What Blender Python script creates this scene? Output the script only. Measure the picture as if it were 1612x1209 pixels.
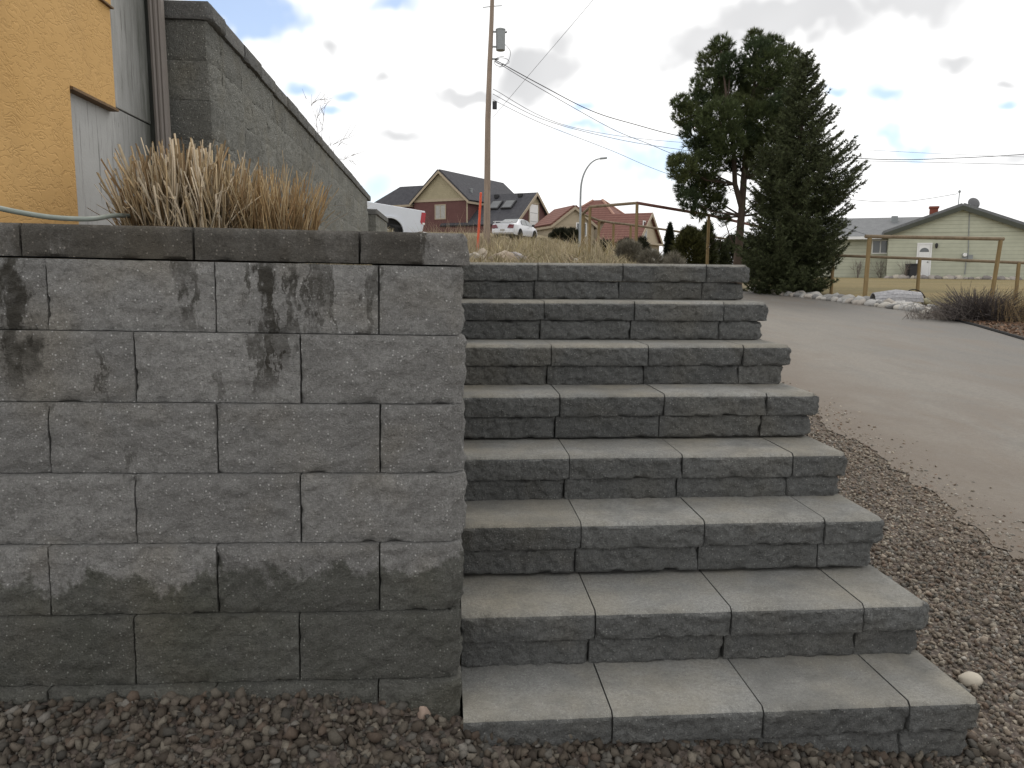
import bpy, bmesh, math, random
import numpy as np
from mathutils import Vector, Matrix, noise as mnoise

for o in list(bpy.data.objects): bpy.data.objects.remove(o)
SC = bpy.context.scene
COL = SC.collection
R = math.radians

# ------------------------------------------------------------------ camera
CAM = Vector((-0.032, -2.204, 1.1755))
YAW, PIT, ROLL, FPX = 0.0805, 0.137, 0.006, 1250.0
FW = Vector((math.sin(YAW)*math.cos(PIT), math.cos(YAW)*math.cos(PIT), -math.sin(PIT)))
_rt = Vector((math.cos(YAW), -math.sin(YAW), 0)); _up = _rt.cross(FW)
RT = _rt*math.cos(ROLL) + _up*math.sin(ROLL); UP = -_rt*math.sin(ROLL) + _up*math.cos(ROLL)
cd = bpy.data.cameras.new('camera'); cam = bpy.data.objects.new('camera', cd); COL.objects.link(cam)
cd.sensor_width = 36; cd.lens = FPX/1612*36; cd.clip_end = 3000; cd.clip_start = .05
cam.matrix_world = Matrix((( RT.x, UP.x, -FW.x, CAM.x), (RT.y, UP.y, -FW.y, CAM.y), (RT.z, UP.z, -FW.z, CAM.z), (0,0,0,1)))
SC.camera = cam

# ------------------------------------------------------------------ light
SUN_EL, SUN_AZ = R(47), R(16)          # azimuth measured from +y towards +x
sl = bpy.data.lights.new('sun', 'SUN'); so = bpy.data.objects.new('sun', sl); COL.objects.link(so)
sl.energy = 1.5; sl.angle = R(16); sl.color = (1, .95, .87)
sdir = Vector((math.sin(SUN_AZ)*math.cos(SUN_EL), math.cos(SUN_AZ)*math.cos(SUN_EL), math.sin(SUN_EL)))
so.rotation_euler = sdir.to_track_quat('Z', 'Y').to_euler(); so.location = (10, 20, 30)
SC.view_settings.view_transform = 'Standard'; SC.view_settings.look = 'None'
SC.view_settings.gamma = 1; SC.view_settings.exposure = -.38; SC.view_settings.use_curve_mapping = False

def ray(px, py):
    d = FW*FPX + RT*(px-806) + UP*(604.5-py)
    return d.normalized()
def PY(px, py, y):                       # where the view ray of a pixel meets the plane at depth y
    d = ray(px, py); t = (y-CAM.y)/d.y
    return CAM + d*t
def PX(px, py, x):
    d = ray(px, py); t = (x-CAM.x)/d.x
    return CAM + d*t

# ------------------------------------------------------------------ node helpers
class NT:
    def __init__(s, tree): s.t = tree; s.n = tree.nodes; s.l = tree.links
    def new(s, ty, **kw):
        n = s.n.new(ty)
        for k, v in kw.items(): setattr(n, k, v)
        return n
    def put(s, sock, v):
        if hasattr(v, 'links'): s.l.new(v, sock)
        elif isinstance(v, (tuple, list)) and len(v) == 3 and sock.type == 'RGBA': sock.default_value = (*v, 1)
        else: sock.default_value = v
    def math(s, op, a, b=0.0, c=None, clamp=False):
        n = s.new('ShaderNodeMath', operation=op); n.use_clamp = clamp
        s.put(n.inputs[0], a); s.put(n.inputs[1], b)
        if c is not None: s.put(n.inputs[2], c)
        return n.outputs[0]
    def vmath(s, op, a, b=(0,0,0), out=0, scale=None):
        n = s.new('ShaderNodeVectorMath', operation=op); s.put(n.inputs[0], a)
        if op not in ('LENGTH','NORMALIZE'): 
            if op != 'SCALE': s.put(n.inputs[1], b)
        if scale is not None: s.put(n.inputs['Scale'], scale)
        return n.outputs['Value'] if op in ('DISTANCE','LENGTH','DOT_PRODUCT') else n.outputs[0]
    def mapr(s, v, a, b, c=0.0, d=1.0, smooth=False):
        n = s.new('ShaderNodeMapRange'); n.clamp = True
        if smooth: n.interpolation_type = 'SMOOTHSTEP'
        s.put(n.inputs[0], v)
        for i, q in enumerate((a, b, c, d)): s.put(n.inputs[i+1], q)
        return n.outputs[0]
    def mix(s, f, a, b, mode='MIX'):
        n = s.new('ShaderNodeMix', data_type='RGBA', blend_type=mode)
        s.put(n.inputs[0], f); s.put(n.inputs[6], a); s.put(n.inputs[7], b)
        return n.outputs[2]
    def noise(s, vec, scale, detail=4, rough=.55, dist=0, out=0):
        n = s.new('ShaderNodeTexNoise'); s.put(n.inputs['Vector'], vec)
        n.inputs['Scale'].default_value = scale; n.inputs['Detail'].default_value = detail
        n.inputs['Roughness'].default_value = rough; n.inputs['Distortion'].default_value = dist
        return n.outputs[out]
    def voro(s, vec, scale, feat='F1', out=0, rnd=1):
        n = s.new('ShaderNodeTexVoronoi', feature=feat); s.put(n.inputs['Vector'], vec)
        n.inputs['Scale'].default_value = scale; n.inputs['Randomness'].default_value = rnd
        return n.outputs[out]
    def scale3(s, vec, v):
        return s.vmath('MULTIPLY', vec, v)
    def pos(s): return s.new('ShaderNodeNewGeometry').outputs['Position']
    def obj(s): return s.new('ShaderNodeTexCoord').outputs['Object']
    def rnd(s): return s.new('ShaderNodeObjectInfo').outputs['Random']
    def sep(s, v):
        n = s.new('ShaderNodeSeparateXYZ'); s.put(n.inputs[0], v); return n.outputs
    def comb(s, x, y, z):
        n = s.new('ShaderNodeCombineXYZ'); s.put(n.inputs[0], x); s.put(n.inputs[1], y); s.put(n.inputs[2], z); return n.outputs[0]
    def bump(s, h, strength=.5, dist=.01, normal=None):
        n = s.new('ShaderNodeBump'); n.inputs['Strength'].default_value = strength; n.inputs['Distance'].default_value = dist
        s.put(n.inputs['Height'], h)
        if normal is not None: s.put(n.inputs['Normal'], normal)
        return n.outputs[0]
    def attr(s, name):
        n = s.new('ShaderNodeAttribute'); n.attribute_name = name; return n.outputs[0]

def material(name, fn, rough=.85, spec=.3, metal=0):
    m = bpy.data.materials.new(name); m.use_nodes = True
    nt = NT(m.node_tree); b = nt.n['Principled BSDF']
    b.inputs['Roughness'].default_value = rough; b.inputs['Metallic'].default_value = metal
    b.inputs['Specular IOR Level'].default_value = spec
    r = fn(nt)
    if isinstance(r, tuple) and hasattr(r[0], 'links'):
        nt.put(b.inputs['Base Color'], r[0])
        if r[1] is not None: nt.put(b.inputs['Normal'], r[1])
        if len(r) > 2 and r[2] is not None: nt.put(b.inputs['Roughness'], r[2])
    else: nt.put(b.inputs['Base Color'], r)
    return m
def mottled(name, c, amp=.15, scale=8, rough=.85, spec=.3, bump=.2, bscale=60, metal=0, bdist=.004):
    def fn(t):
        p = t.obj(); n = t.noise(p, scale, 5, .6)
        v = t.mapr(n, .25, .75, 1-amp, 1+amp)
        col = t.vmath('MULTIPLY', (c[0], c[1], c[2]), t.comb(v, v, v))
        return (col, t.bump(t.noise(p, bscale, 3), bump, bdist) if bump else None)
    return material(name, fn, rough, spec, metal)

# ------------------------------------------------------------------ sky
W = bpy.data.worlds.new('World'); SC.world = W; W.use_nodes = True
wt = NT(W.node_tree); bg = wt.n['Background']; bg.inputs['Strength'].default_value = .1
W.cycles.sampling_method = 'MANUAL'; W.cycles.sample_map_resolution = 256
sky = wt.new('ShaderNodeTexSky', sky_type='NISHITA'); sky.sun_disc = False
sky.sun_elevation = SUN_EL; sky.sun_rotation = SUN_AZ; sky.altitude = 400; sky.air_density = 1.0; sky.dust_density = .6; sky.ozone_density = 1.5
D0 = wt.new('ShaderNodeTexCoord').outputs['Generated']
nw = wt.noise(D0, 6, 4, .62, 0, 1)
DW = wt.vmath('ADD', D0, wt.vmath('SCALE', wt.vmath('SUBTRACT', nw, (.5,.5,.5)), scale=.17))
DW2 = wt.vmath('ADD', D0, wt.vmath('SCALE', wt.vmath('SUBTRACT', nw, (.5,.5,.5)), scale=.075))
DZ = wt.sep(D0)[2]
den = wt.math('ADD', wt.math('MAXIMUM', DZ, 0.0), .16)
cp = wt.comb(wt.math('DIVIDE', wt.sep(D0)[0], den), wt.math('DIVIDE', wt.sep(D0)[1], den), 0)
cover = wt.noise(cp, 1.3, 4, .58)
shade = wt.noise(wt.vmath('ADD', cp, (7.3, 2.1, 0)), 1.1, 3, .55)
def blob(px, py, rx, ry, soft=.55):      # a cloud bank or gap around one direction of the sky
    d = ray(px, py); a = ray(px+rx, py); b = ray(px, py-ry)
    right = (a-d).normalized(); up = right.cross(d).normalized() * -1
    if up.z < 0: up = -up
    mp = wt.new('ShaderNodeMapping', vector_type='TEXTURE'); wt.put(mp.inputs[0], DW2 if rx < 60 else DW)
    mp.inputs[1].default_value = d; mp.inputs[2].default_value = Matrix((right, up, right.cross(up))).transposed().to_euler()
    mp.inputs[3].default_value = ((a-d).length, (b-d).length, .6)
    r = wt.vmath('LENGTH', mp.outputs[0]); soft = max(soft, .75) if rx < 60 else soft
    return wt.mapr(r, 1.25, 1.25-soft*1.5, 0, 1, True)
def union(l):
    v = l[0]
    for q in l[1:]: v = wt.math('MAXIMUM', v, q)
    return v
BLUE = [(400,10,95,45,.5),(620,2,55,18,.4),(475,135,32,16,.5),(545,140,26,11,.5),(520,165,22,10,.5),(592,298,38,34,.8),(1395,148,42,15,.5),(1318,150,22,10,.5),(1405,205,60,18,.8),(1010,250,80,26,.9),(925,180,22,10,.6),(1590,165,20,8,.5),(930,235,60,14,.9)]
GREY = [(730,128,70,18,.6),(850,115,85,58,.4),(890,70,30,42,.45),(1110,80,85,58,.45),(1230,40,150,50,.5),(1400,15,100,50,.5),(1505,96,48,14,.6),(630,212,44,14,.7),(1600,258,40,12,.7),(515,62,18,22,.8),(600,122,24,10,.8),(1590,135,26,8,.7)]
# blue gaps: those in view, and others of the same kind all round
anyblue = wt.mapr(cover, .40, .32, 0, 1, True)
inview = wt.mapr(wt.vmath('DOT_PRODUCT', D0, tuple(ray(806, 200))), .70, .80, 1, 0, True)
blue = wt.math('MAXIMUM', union([blob(*b) for b in BLUE]), wt.math('MULTIPLY', anyblue, inview))
grey = wt.math('MAXIMUM', union([blob(*b) for b in GREY]), wt.math('MULTIPLY', wt.mapr(shade, .54, .68, 0, 1, True), inview))
puff = wt.mapr(wt.noise(D0, 9, 4, .6), .35, .7, 0, 1)
white = wt.mix(puff, (17.5, 17.4, 17.2), (15.2, 15.2, 15.2))
dark = wt.mix(wt.mapr(wt.noise(D0, 7, 2, .5), .3, .7), (8.8, 8.85, 9.0), (11.4, 11.4, 11.5))
cloud = wt.mix(grey, white, dark)
hz = wt.mapr(DZ, .02, .30, 0, 1, True)
cloud = wt.mix(wt.math('MULTIPLY', wt.mapr(hz, 0, 1, .25, 0), 1.0), cloud, (15.5, 15.7, 15.8))
skycol = wt.mix(1.0, sky.outputs[0], (1.55, 1.60, 1.68), 'MULTIPLY')
wt.put(bg.inputs['Color'], wt.mix(wt.math('MULTIPLY', blue, .84), cloud, skycol))

# ------------------------------------------------------------------ mesh helpers
class MB:
    def __init__(s): s.v = []; s.f = []; s.m = []; s.c = []
    def add(s, vs, fs, mi=0):
        o = len(s.v); s.v += [tuple(v) for v in vs]; s.f += [tuple(i+o for i in f) for f in fs]; s.m += [mi]*len(fs); return s
    def box(s, x0, x1, y0, y1, z0, z1, mi=0):
        return s.add([(x0,y0,z0),(x1,y0,z0),(x1,y1,z0),(x0,y1,z0),(x0,y0,z1),(x1,y0,z1),(x1,y1,z1),(x0,y1,z1)],
                     [(3,2,1,0),(4,5,6,7),(0,1,5,4),(1,2,6,5),(2,3,7,6),(3,0,4,7)], mi)
    def prism(s, poly, axis, a, b, mi=0):     # poly in the two other axes, extruded along axis
        def P(u, v, w): return {'x':(w,u,v),'y':(u,w,v),'z':(u,v,w)}[axis]
        n = len(poly)
        vs = [P(u,v,a) for u,v in poly] + [P(u,v,b) for u,v in poly]
        fs = [tuple(range(n))[::-1], tuple(range(n,2*n))] + [(i,(i+1)%n,n+(i+1)%n,n+i) for i in range(n)]
        return s.add(vs, fs, mi)
    def slab(s, quad, t, mi=0):               # a quad (or polygon) given thickness along its normal
        q = [Vector(p) for p in quad]; n = (q[1]-q[0]).cross(q[2]-q[0]).normalized(); k = len(q)
        vs = q + [p - n*t for p in q]
        fs = [tuple(range(k)), tuple(range(2*k-1,k-1,-1))] + [(i,k+i,k+(i+1)%k,(i+1)%k) for i in range(k)]
        return s.add(vs, fs, mi)
    def tube(s, pts, rad, n=8, mi=0, cap=True):
        pts = [Vector(p) for p in pts]; rs = rad if isinstance(rad, (list, tuple)) else [rad]*len(pts)
        o = len(s.v); ref = None
        for i, p in enumerate(pts):
            t = (pts[min(i+1,len(pts)-1)] - pts[max(i-1,0)]).normalized()
            if ref is None:
                ref = t.cross(Vector((0,0,1)) if abs(t.z) < .9 else Vector((1,0,0))).normalized()
            ref = (ref - t*ref.dot(t)).normalized(); b = t.cross(ref)
            for k in range(n):
                a = 2*math.pi*k/n
                s.v.append(tuple(p + (ref*math.cos(a) + b*math.sin(a))*rs[i]))
        for i in range(len(pts)-1):
            for k in range(n):
                s.f.append((o+i*n+k, o+i*n+(k+1)%n, o+(i+1)*n+(k+1)%n, o+(i+1)*n+k)); s.m.append(mi)
        if cap:
            s.f.append(tuple(o+k for k in range(n))[::-1]); s.m.append(mi)
            e = o+(len(pts)-1)*n; s.f.append(tuple(e+k for k in range(n))); s.m.append(mi)
        return s
    def lathe(s, prof, n=16, c=(0,0,0), mi=0):
        o = len(s.v)
        for r, z in prof:
            for k in range(n):
                a = 2*math.pi*k/n; s.v.append((c[0]+r*math.cos(a), c[1]+r*math.sin(a), c[2]+z))
        for i in range(len(prof)-1):
            for k in range(n):
                s.f.append((o+i*n+k, o+i*n+(k+1)%n, o+(i+1)*n+(k+1)%n, o+(i+1)*n+k)); s.m.append(mi)
        s.f.append(tuple(o+k for k in range(n))[::-1]); s.m.append(mi)
        e = o+(len(prof)-1)*n; s.f.append(tuple(e+k for k in range(n))); s.m.append(mi)
        return s
    def xform(s, M):
        s.v = [tuple(M @ Vector(v)) for v in s.v]; return s
    def mesh(s, name, mats, smooth=False, bevel=0):
        me = bpy.data.meshes.new(name); me.from_pydata(s.v, [], s.f); me.update()
        for m in (mats if isinstance(mats, (list, tuple)) else [mats]): me.materials.append(m)
        me.polygons.foreach_set('material_index', s.m)
        if smooth:
            me.polygons.foreach_set('use_smooth', [True]*len(s.f))
            me.set_sharp_from_angle(angle=R(40))
        return me
    def build(s, name, mats, parent=None, smooth=False, bevel=0):
        o = bpy.data.objects.new(name, s.mesh(name, mats, smooth)); COL.objects.link(o)
        if parent: o.parent = parent
        if bevel:
            b = o.modifiers.new('bevel', 'BEVEL'); b.width = bevel; b.segments = 2; b.limit_method = 'ANGLE'; b.angle_limit = R(35)
        return o
def link(name, me, parent=None, loc=None, rot=None):
    o = bpy.data.objects.new(name, me); COL.objects.link(o)
    if parent: o.parent = parent
    if loc: o.location = loc
    if rot: o.rotation_euler = rot
    return o
def empty(name, loc, label, cat, group=None, rz=0):
    o = bpy.data.objects.new(name, None); COL.objects.link(o); o.location = loc; o.rotation_euler = (0,0,rz); o.empty_display_size = .2
    return tag(o, label, cat, group)
def tag(o, label, cat, group=None):
    o['label'] = label; o['category'] = cat
    if group: o['group'] = group
    return o
def struct(o): o['kind'] = 'structure'; return o
def npmesh(name, V, F, mats, colors=None, smooth=False):   # numpy arrays; F is (n,3) or (n,4)
    me = bpy.data.meshes.new(name); V = np.asarray(V, np.float32); F = np.asarray(F, np.int32); k = F.shape[1]
    me.vertices.add(len(V)); me.vertices.foreach_set('co', V.ravel())
    me.loops.add(F.size); me.loops.foreach_set('vertex_index', F.ravel())
    me.polygons.add(len(F)); me.polygons.foreach_set('loop_start', np.arange(0, F.size, k, dtype=np.int32))
    me.update(calc_edges=True)
    for m in (mats if isinstance(mats, (list, tuple)) else [mats]): me.materials.append(m)
    if colors is not None:
        a = me.attributes.new('tint', 'FLOAT_COLOR', 'POINT'); c = np.ones((len(V), 4), np.float32); c[:, :3] = colors
        a.data.foreach_set('color', c.ravel())
    if smooth: me.polygons.foreach_set('use_smooth', np.ones(len(F), bool))
    me.validate(); return me
RNG = np.random.default_rng(7); random.seed(7)
def fbm(x, y, z, oct=4):
    return mnoise.fractal(Vector((x, y, z)), 1.0, 2.0, oct)

# ------------------------------------------------------------------ terrain
def sstep(t): t = np.clip(t, 0, 1); return t*t*(3-2*t)
UPY = [-5, .3, 2.3, 10, 24, 35, 45, 54, 83, 140, 400]; UPZ = [1.2, 1.2, 1.2, 1.36, 1.72, 2.08, 2.78, 3.58, 5.6, 8.5, 20]
def bank(y):
    c = np.where(y < 24, 1.0 + .30*(y-2), 7.6 + .085*(y-24)); h = np.minimum(.3 + .07*np.maximum(y-2, 0), 3.4); return c, h
def H(x, y):
    x = np.asarray(x, float); y = np.asarray(y, float)
    low = np.where(y < 5, -.29 + .052*np.maximum(y, 0), -.25 + .044*y)
    low = np.where(y > 24, -.25+.044*24 + .011*(y-24), low)
    # gravel heaped against the foot of the wall
    heap = np.interp(x, [-3, -.9, -.35, -.05, .05, .8, 1.3, 1.6, 1.9], [-.005, -.01, -.025, -.10, -.155, -.205, -.265, -.295, -.29])
    front = np.maximum(heap + .55*np.minimum(y, 0), -.40)
    low = np.where((y < .25) & (x < 1.9), np.where(y < 0, front, front + (low-front)*np.clip(y/.25, 0, 1)), low)
    low = np.where((y < 0) & (x >= 1.9), -.29 + .1*y, low)
    up = np.interp(y, UPY, UPZ)
    c, h = bank(y)
    w = sstep((c + h - x)/(2*h)); w = np.where(y < 2.15, (x < -.12)*(y > .2)*1.0, w)
    z = low + w*(up-low)
    hi = (x < -1.62) & (y > 2.6)
    z = np.where(hi, np.maximum(z, np.interp(y, [2.6, 14, 22, 30, 60], [2.42, 2.35, 2.3, 2.1, 3.6])), z)
    return z
def Hs(x, y): return float(H(x, y))
def G(px, py, dmax=120):                   # where the view ray of a pixel meets the ground
    d = ray(px, py); t = .5
    while t < dmax:
        p = CAM + d*t
        if p.z < Hs(p.x, p.y): return p
        t += .04
    return CAM + d*dmax
# ------------------------------------------------------------------ ground materials
def m_ground(t):
    p = t.pos(); n = t.noise(p, .9, 6, .6); n2 = t.noise(p, 14, 4, .6)
    c = t.mix(t.mapr(n, .3, .7), (.20, .165, .10), (.28, .235, .15))
    c = t.mix(t.mapr(n2, .35, .7), c, (.13, .11, .075))
    return (c, t.bump(n2, .6, .05))
M_ground = material('dry_ground', m_ground, .95, .1)
def m_gravelbed(t):
    p = t.pos(); v = t.voro(p, 46); vc = t.voro(p, 46, out=1); n = t.noise(p, 2.0, 4)
    s = t.sep(vc)[0]
    c = t.mix(s, (.07, .056, .047), (.17, .14, .118))
    c = t.mix(t.mapr(n, .35, .7, 0, .5), c, (.12, .10, .085))
    c = t.mix(t.mapr(v, .35, .7, 0, .55), c, (.05, .04, .036))
    s_ = t.sep(p); e = t.math('SUBTRACT', s_[0], t.math('ADD', 2.5, t.math('MULTIPLY', s_[1], .16)))
    c = t.mix(t.mapr(t.math('ADD', e, t.math('MULTIPLY', t.math('SUBTRACT', t.noise(p, 5, 5, .65), .5), .9)), -.25, .2, 0, .9), c, (.135, .107, .082))
    return (c, t.bump(t.math('SUBTRACT', 1.0, v), .9, .012))
M_gravelbed = material('gravel_bed', m_gravelbed, .9, .2)
def m_drive(t):
    p = t.pos(); s = t.sep(p)
    st = t.scale3(p, (1.0, .45, 1.0))
    n = t.noise(st, .55, 6, .6, .4); n2 = t.noise(t.scale3(p, (1.6, .35, 1)), 2.2, 5, .6); f = t.noise(p, 120, 3, .7); f2 = t.noise(p, 420, 2, .6)
    # dust lies thick near the gravel verge and thins out across the asphalt
    e = t.math('SUBTRACT', s[0], t.math('ADD', 2.5, t.math('MULTIPLY', s[1], .16)))
    dust = t.mapr(t.math('ADD', e, t.math('MULTIPLY', t.math('SUBTRACT', n, .5), 5.0)), -1.0, 6.0, 1.0, .08)
    dust = t.math('MULTIPLY', dust, t.mapr(n2, .25, .75, .55, 1.2))
    c = t.mix(dust, (.115, .113, .108), (.255, .226, .186))
    gg = t.noise(p, 26, 4, .7); c = t.mix(t.mapr(gg, .42, .66, 0, .55), c, t.vmath('MULTIPLY', c, (.62,.61,.6)))
    br_ = t.noise(t.scale3(p, (1.3, .5, 1)), 1.1, 6, .68, .5); c = t.mix(t.mapr(br_, .50, .64, 0, .55), c, (.155, .122, .092))
    far = t.mapr(n2, .55, .8, 0, .35); c = t.mix(far, c, (.115, .112, .107))
    c = t.mix(t.mapr(f, .35, .70, 0, .5), c, (.085, .077, .068))
    dirt = t.mapr(t.math('ADD', e, t.math('MULTIPLY', t.math('SUBTRACT', t.noise(p, 2.4, 5, .65), .5), 1.6)), .1, 1.3, .85, 0)
    c = t.mix(dirt, c, (.125, .098, .074))
    g = t.voro(p, 60); sp = t.mapr(g, .05, .14, .5, 0); c = t.mix(t.math('MULTIPLY', sp, t.mapr(n2, .5, .62)), c, (.07, .06, .05))
    return (c, t.bump(t.math('ADD', f, t.math('MULTIPLY', f2, .6)), .5, .006))
M_drive = material('dusty_asphalt', m_drive, .78, .4)
def m_lawn(t):
    p = t.pos(); n = t.noise(t.scale3(p, (.35, 1.3, 1)), .5, 6, .6, .4); n2 = t.noise(p, 9, 4, .7); f = t.noise(p, 60, 3, .7)
    c = t.mix(t.mapr(n, .36, .64), (.245, .19, .095), (.16, .138, .07))
    c = t.mix(t.mapr(n2, .4, .65, 0, .75), c, (.125, .10, .055))
    return (c, t.bump(f, .5, .03))
M_lawn = material('winter_lawn', m_lawn, .95, .1)
def m_soil(t):
    p = t.pos(); v = t.voro(p, 22); n = t.noise(p, 30, 4, .7)
    c = t.mix(t.sep(t.voro(p, 22, out=1))[0], (.06, .045, .034), (.14, .108, .082))
    return (t.mix(t.mapr(n, .4, .7, 0, .6), c, (.05, .035, .028)), t.bump(v, .8, .03))
M_soil = material('bark_soil', m_soil, .95, .1)

def grid(name, xs, ys, off, mat, zf=H):
    X, Y = np.meshgrid(xs, ys); Z = zf(X, Y) + off
    V = np.stack([X, Y, Z], -1).reshape(-1, 3); nx = len(xs); ny = len(ys)
    i = np.arange(nx*ny).reshape(ny, nx)
    F = np.stack([i[:-1,:-1], i[:-1,1:], i[1:,1:], i[1:,:-1]], -1).reshape(-1, 4)
    return struct(link(name, npmesh(name, V, F, mat, smooth=True)))
def ruled(name, left, right, ys, off, mat, n=24):    # sheet between two plan curves x(y)
    L = np.interp(ys, [p[1] for p in left], [p[0] for p in left]); Rr = np.interp(ys, [p[1] for p in right], [p[0] for p in right])
    s = np.linspace(0, 1, n); X = L[:, None] + (Rr-L)[:, None]*s[None]; Y = np.repeat(np.asarray(ys)[:, None], n, 1)
    V = np.stack([X, Y, H(X, Y) + off], -1).reshape(-1, 3); i = np.arange(V.shape[0]).reshape(len(ys), n)
    F = np.stack([i[:-1,:-1], i[:-1,1:], i[1:,1:], i[1:,:-1]], -1).reshape(-1, 4)
    return struct(link(name, npmesh(name, V, F, mat, smooth=True)))
xs = np.concatenate([np.linspace(-400,-80,9), np.linspace(-70,-6,22), np.linspace(-5,14,115), np.linspace(15,110,60), np.linspace(130,500,9)])
ys = np.concatenate([np.linspace(-6,-1.2,9), np.linspace(-1,12,105), np.linspace(12.5,40,56), np.linspace(42,160,50), np.linspace(180,900,10)])
grid('ground', xs, ys, -.03, M_ground)
DL = [(2.85,-3),(2.83,1.7),(3.05,3.06),(3.27,4.8),(3.55,8),(5.0,12),(6.0,15.5),(7.2,19),(8.4,22)]
far = [G(px, py) for px, py in ((1612,537),(1530,513),(1455,494),(1380,483),(1330,477),(1280,471),(1230,465),(1190,459))]
DR = [(6.6,-3),(7.2,4)] + [(p.x, p.y) for p in far] + [(far[-1].x-.1, 22.0)]
DR = sorted(DR, key=lambda q: q[1])
def edge(P): 
    def f(y): return np.interp(y, [p[1] for p in P], [p[0] for p in P])
    return f
dL, dR = edge(DL), edge(DR)
_yy = np.linspace(-3, 22, 520); DLN = [(float(dL(q)) + .16*fbm(q*1.1, 3, 1, 2) + .06*fbm(q*6, 1, 5, 3), q) for q in _yy]
ruled('driveway', DLN, DR, _yy, .012, M_drive, 30)
grid('gravel_bed', np.linspace(-3, 3.0, 110), np.concatenate([np.linspace(-3,-.6,10), np.linspace(-.55,-.002,26)]), .004, M_gravelbed)
ruled('gravel_bed', [(1.5,-.002),(1.5,2.3),(2.6,7.5),(3.4,8.2)], [(2.98,-.002),(3.05,1.7),(3.25,3.06),(3.4,4.8),(3.62,8.2)], np.linspace(-.001,8.2,80), .004, M_gravelbed, 24)
ruled('lawn', [(p[0]+.5, p[1]) for p in DR]+[(10,23),(13,30),(17,50)], [(40,-3),(60,20),(90,60)], np.linspace(7, 58, 100), .018, M_lawn, 40)
shr = [(p.x+.03, p.y) for p in far[:4]]; shr.sort(key=lambda q: q[1])
ruled('planting_bed', shr, [(q[0]+1.9-.5*i, q[1]) for i, q in enumerate(shr)], np.linspace(shr[0][1]-3.5, shr[2][1]+.3, 30), .035, M_soil, 14)

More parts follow.
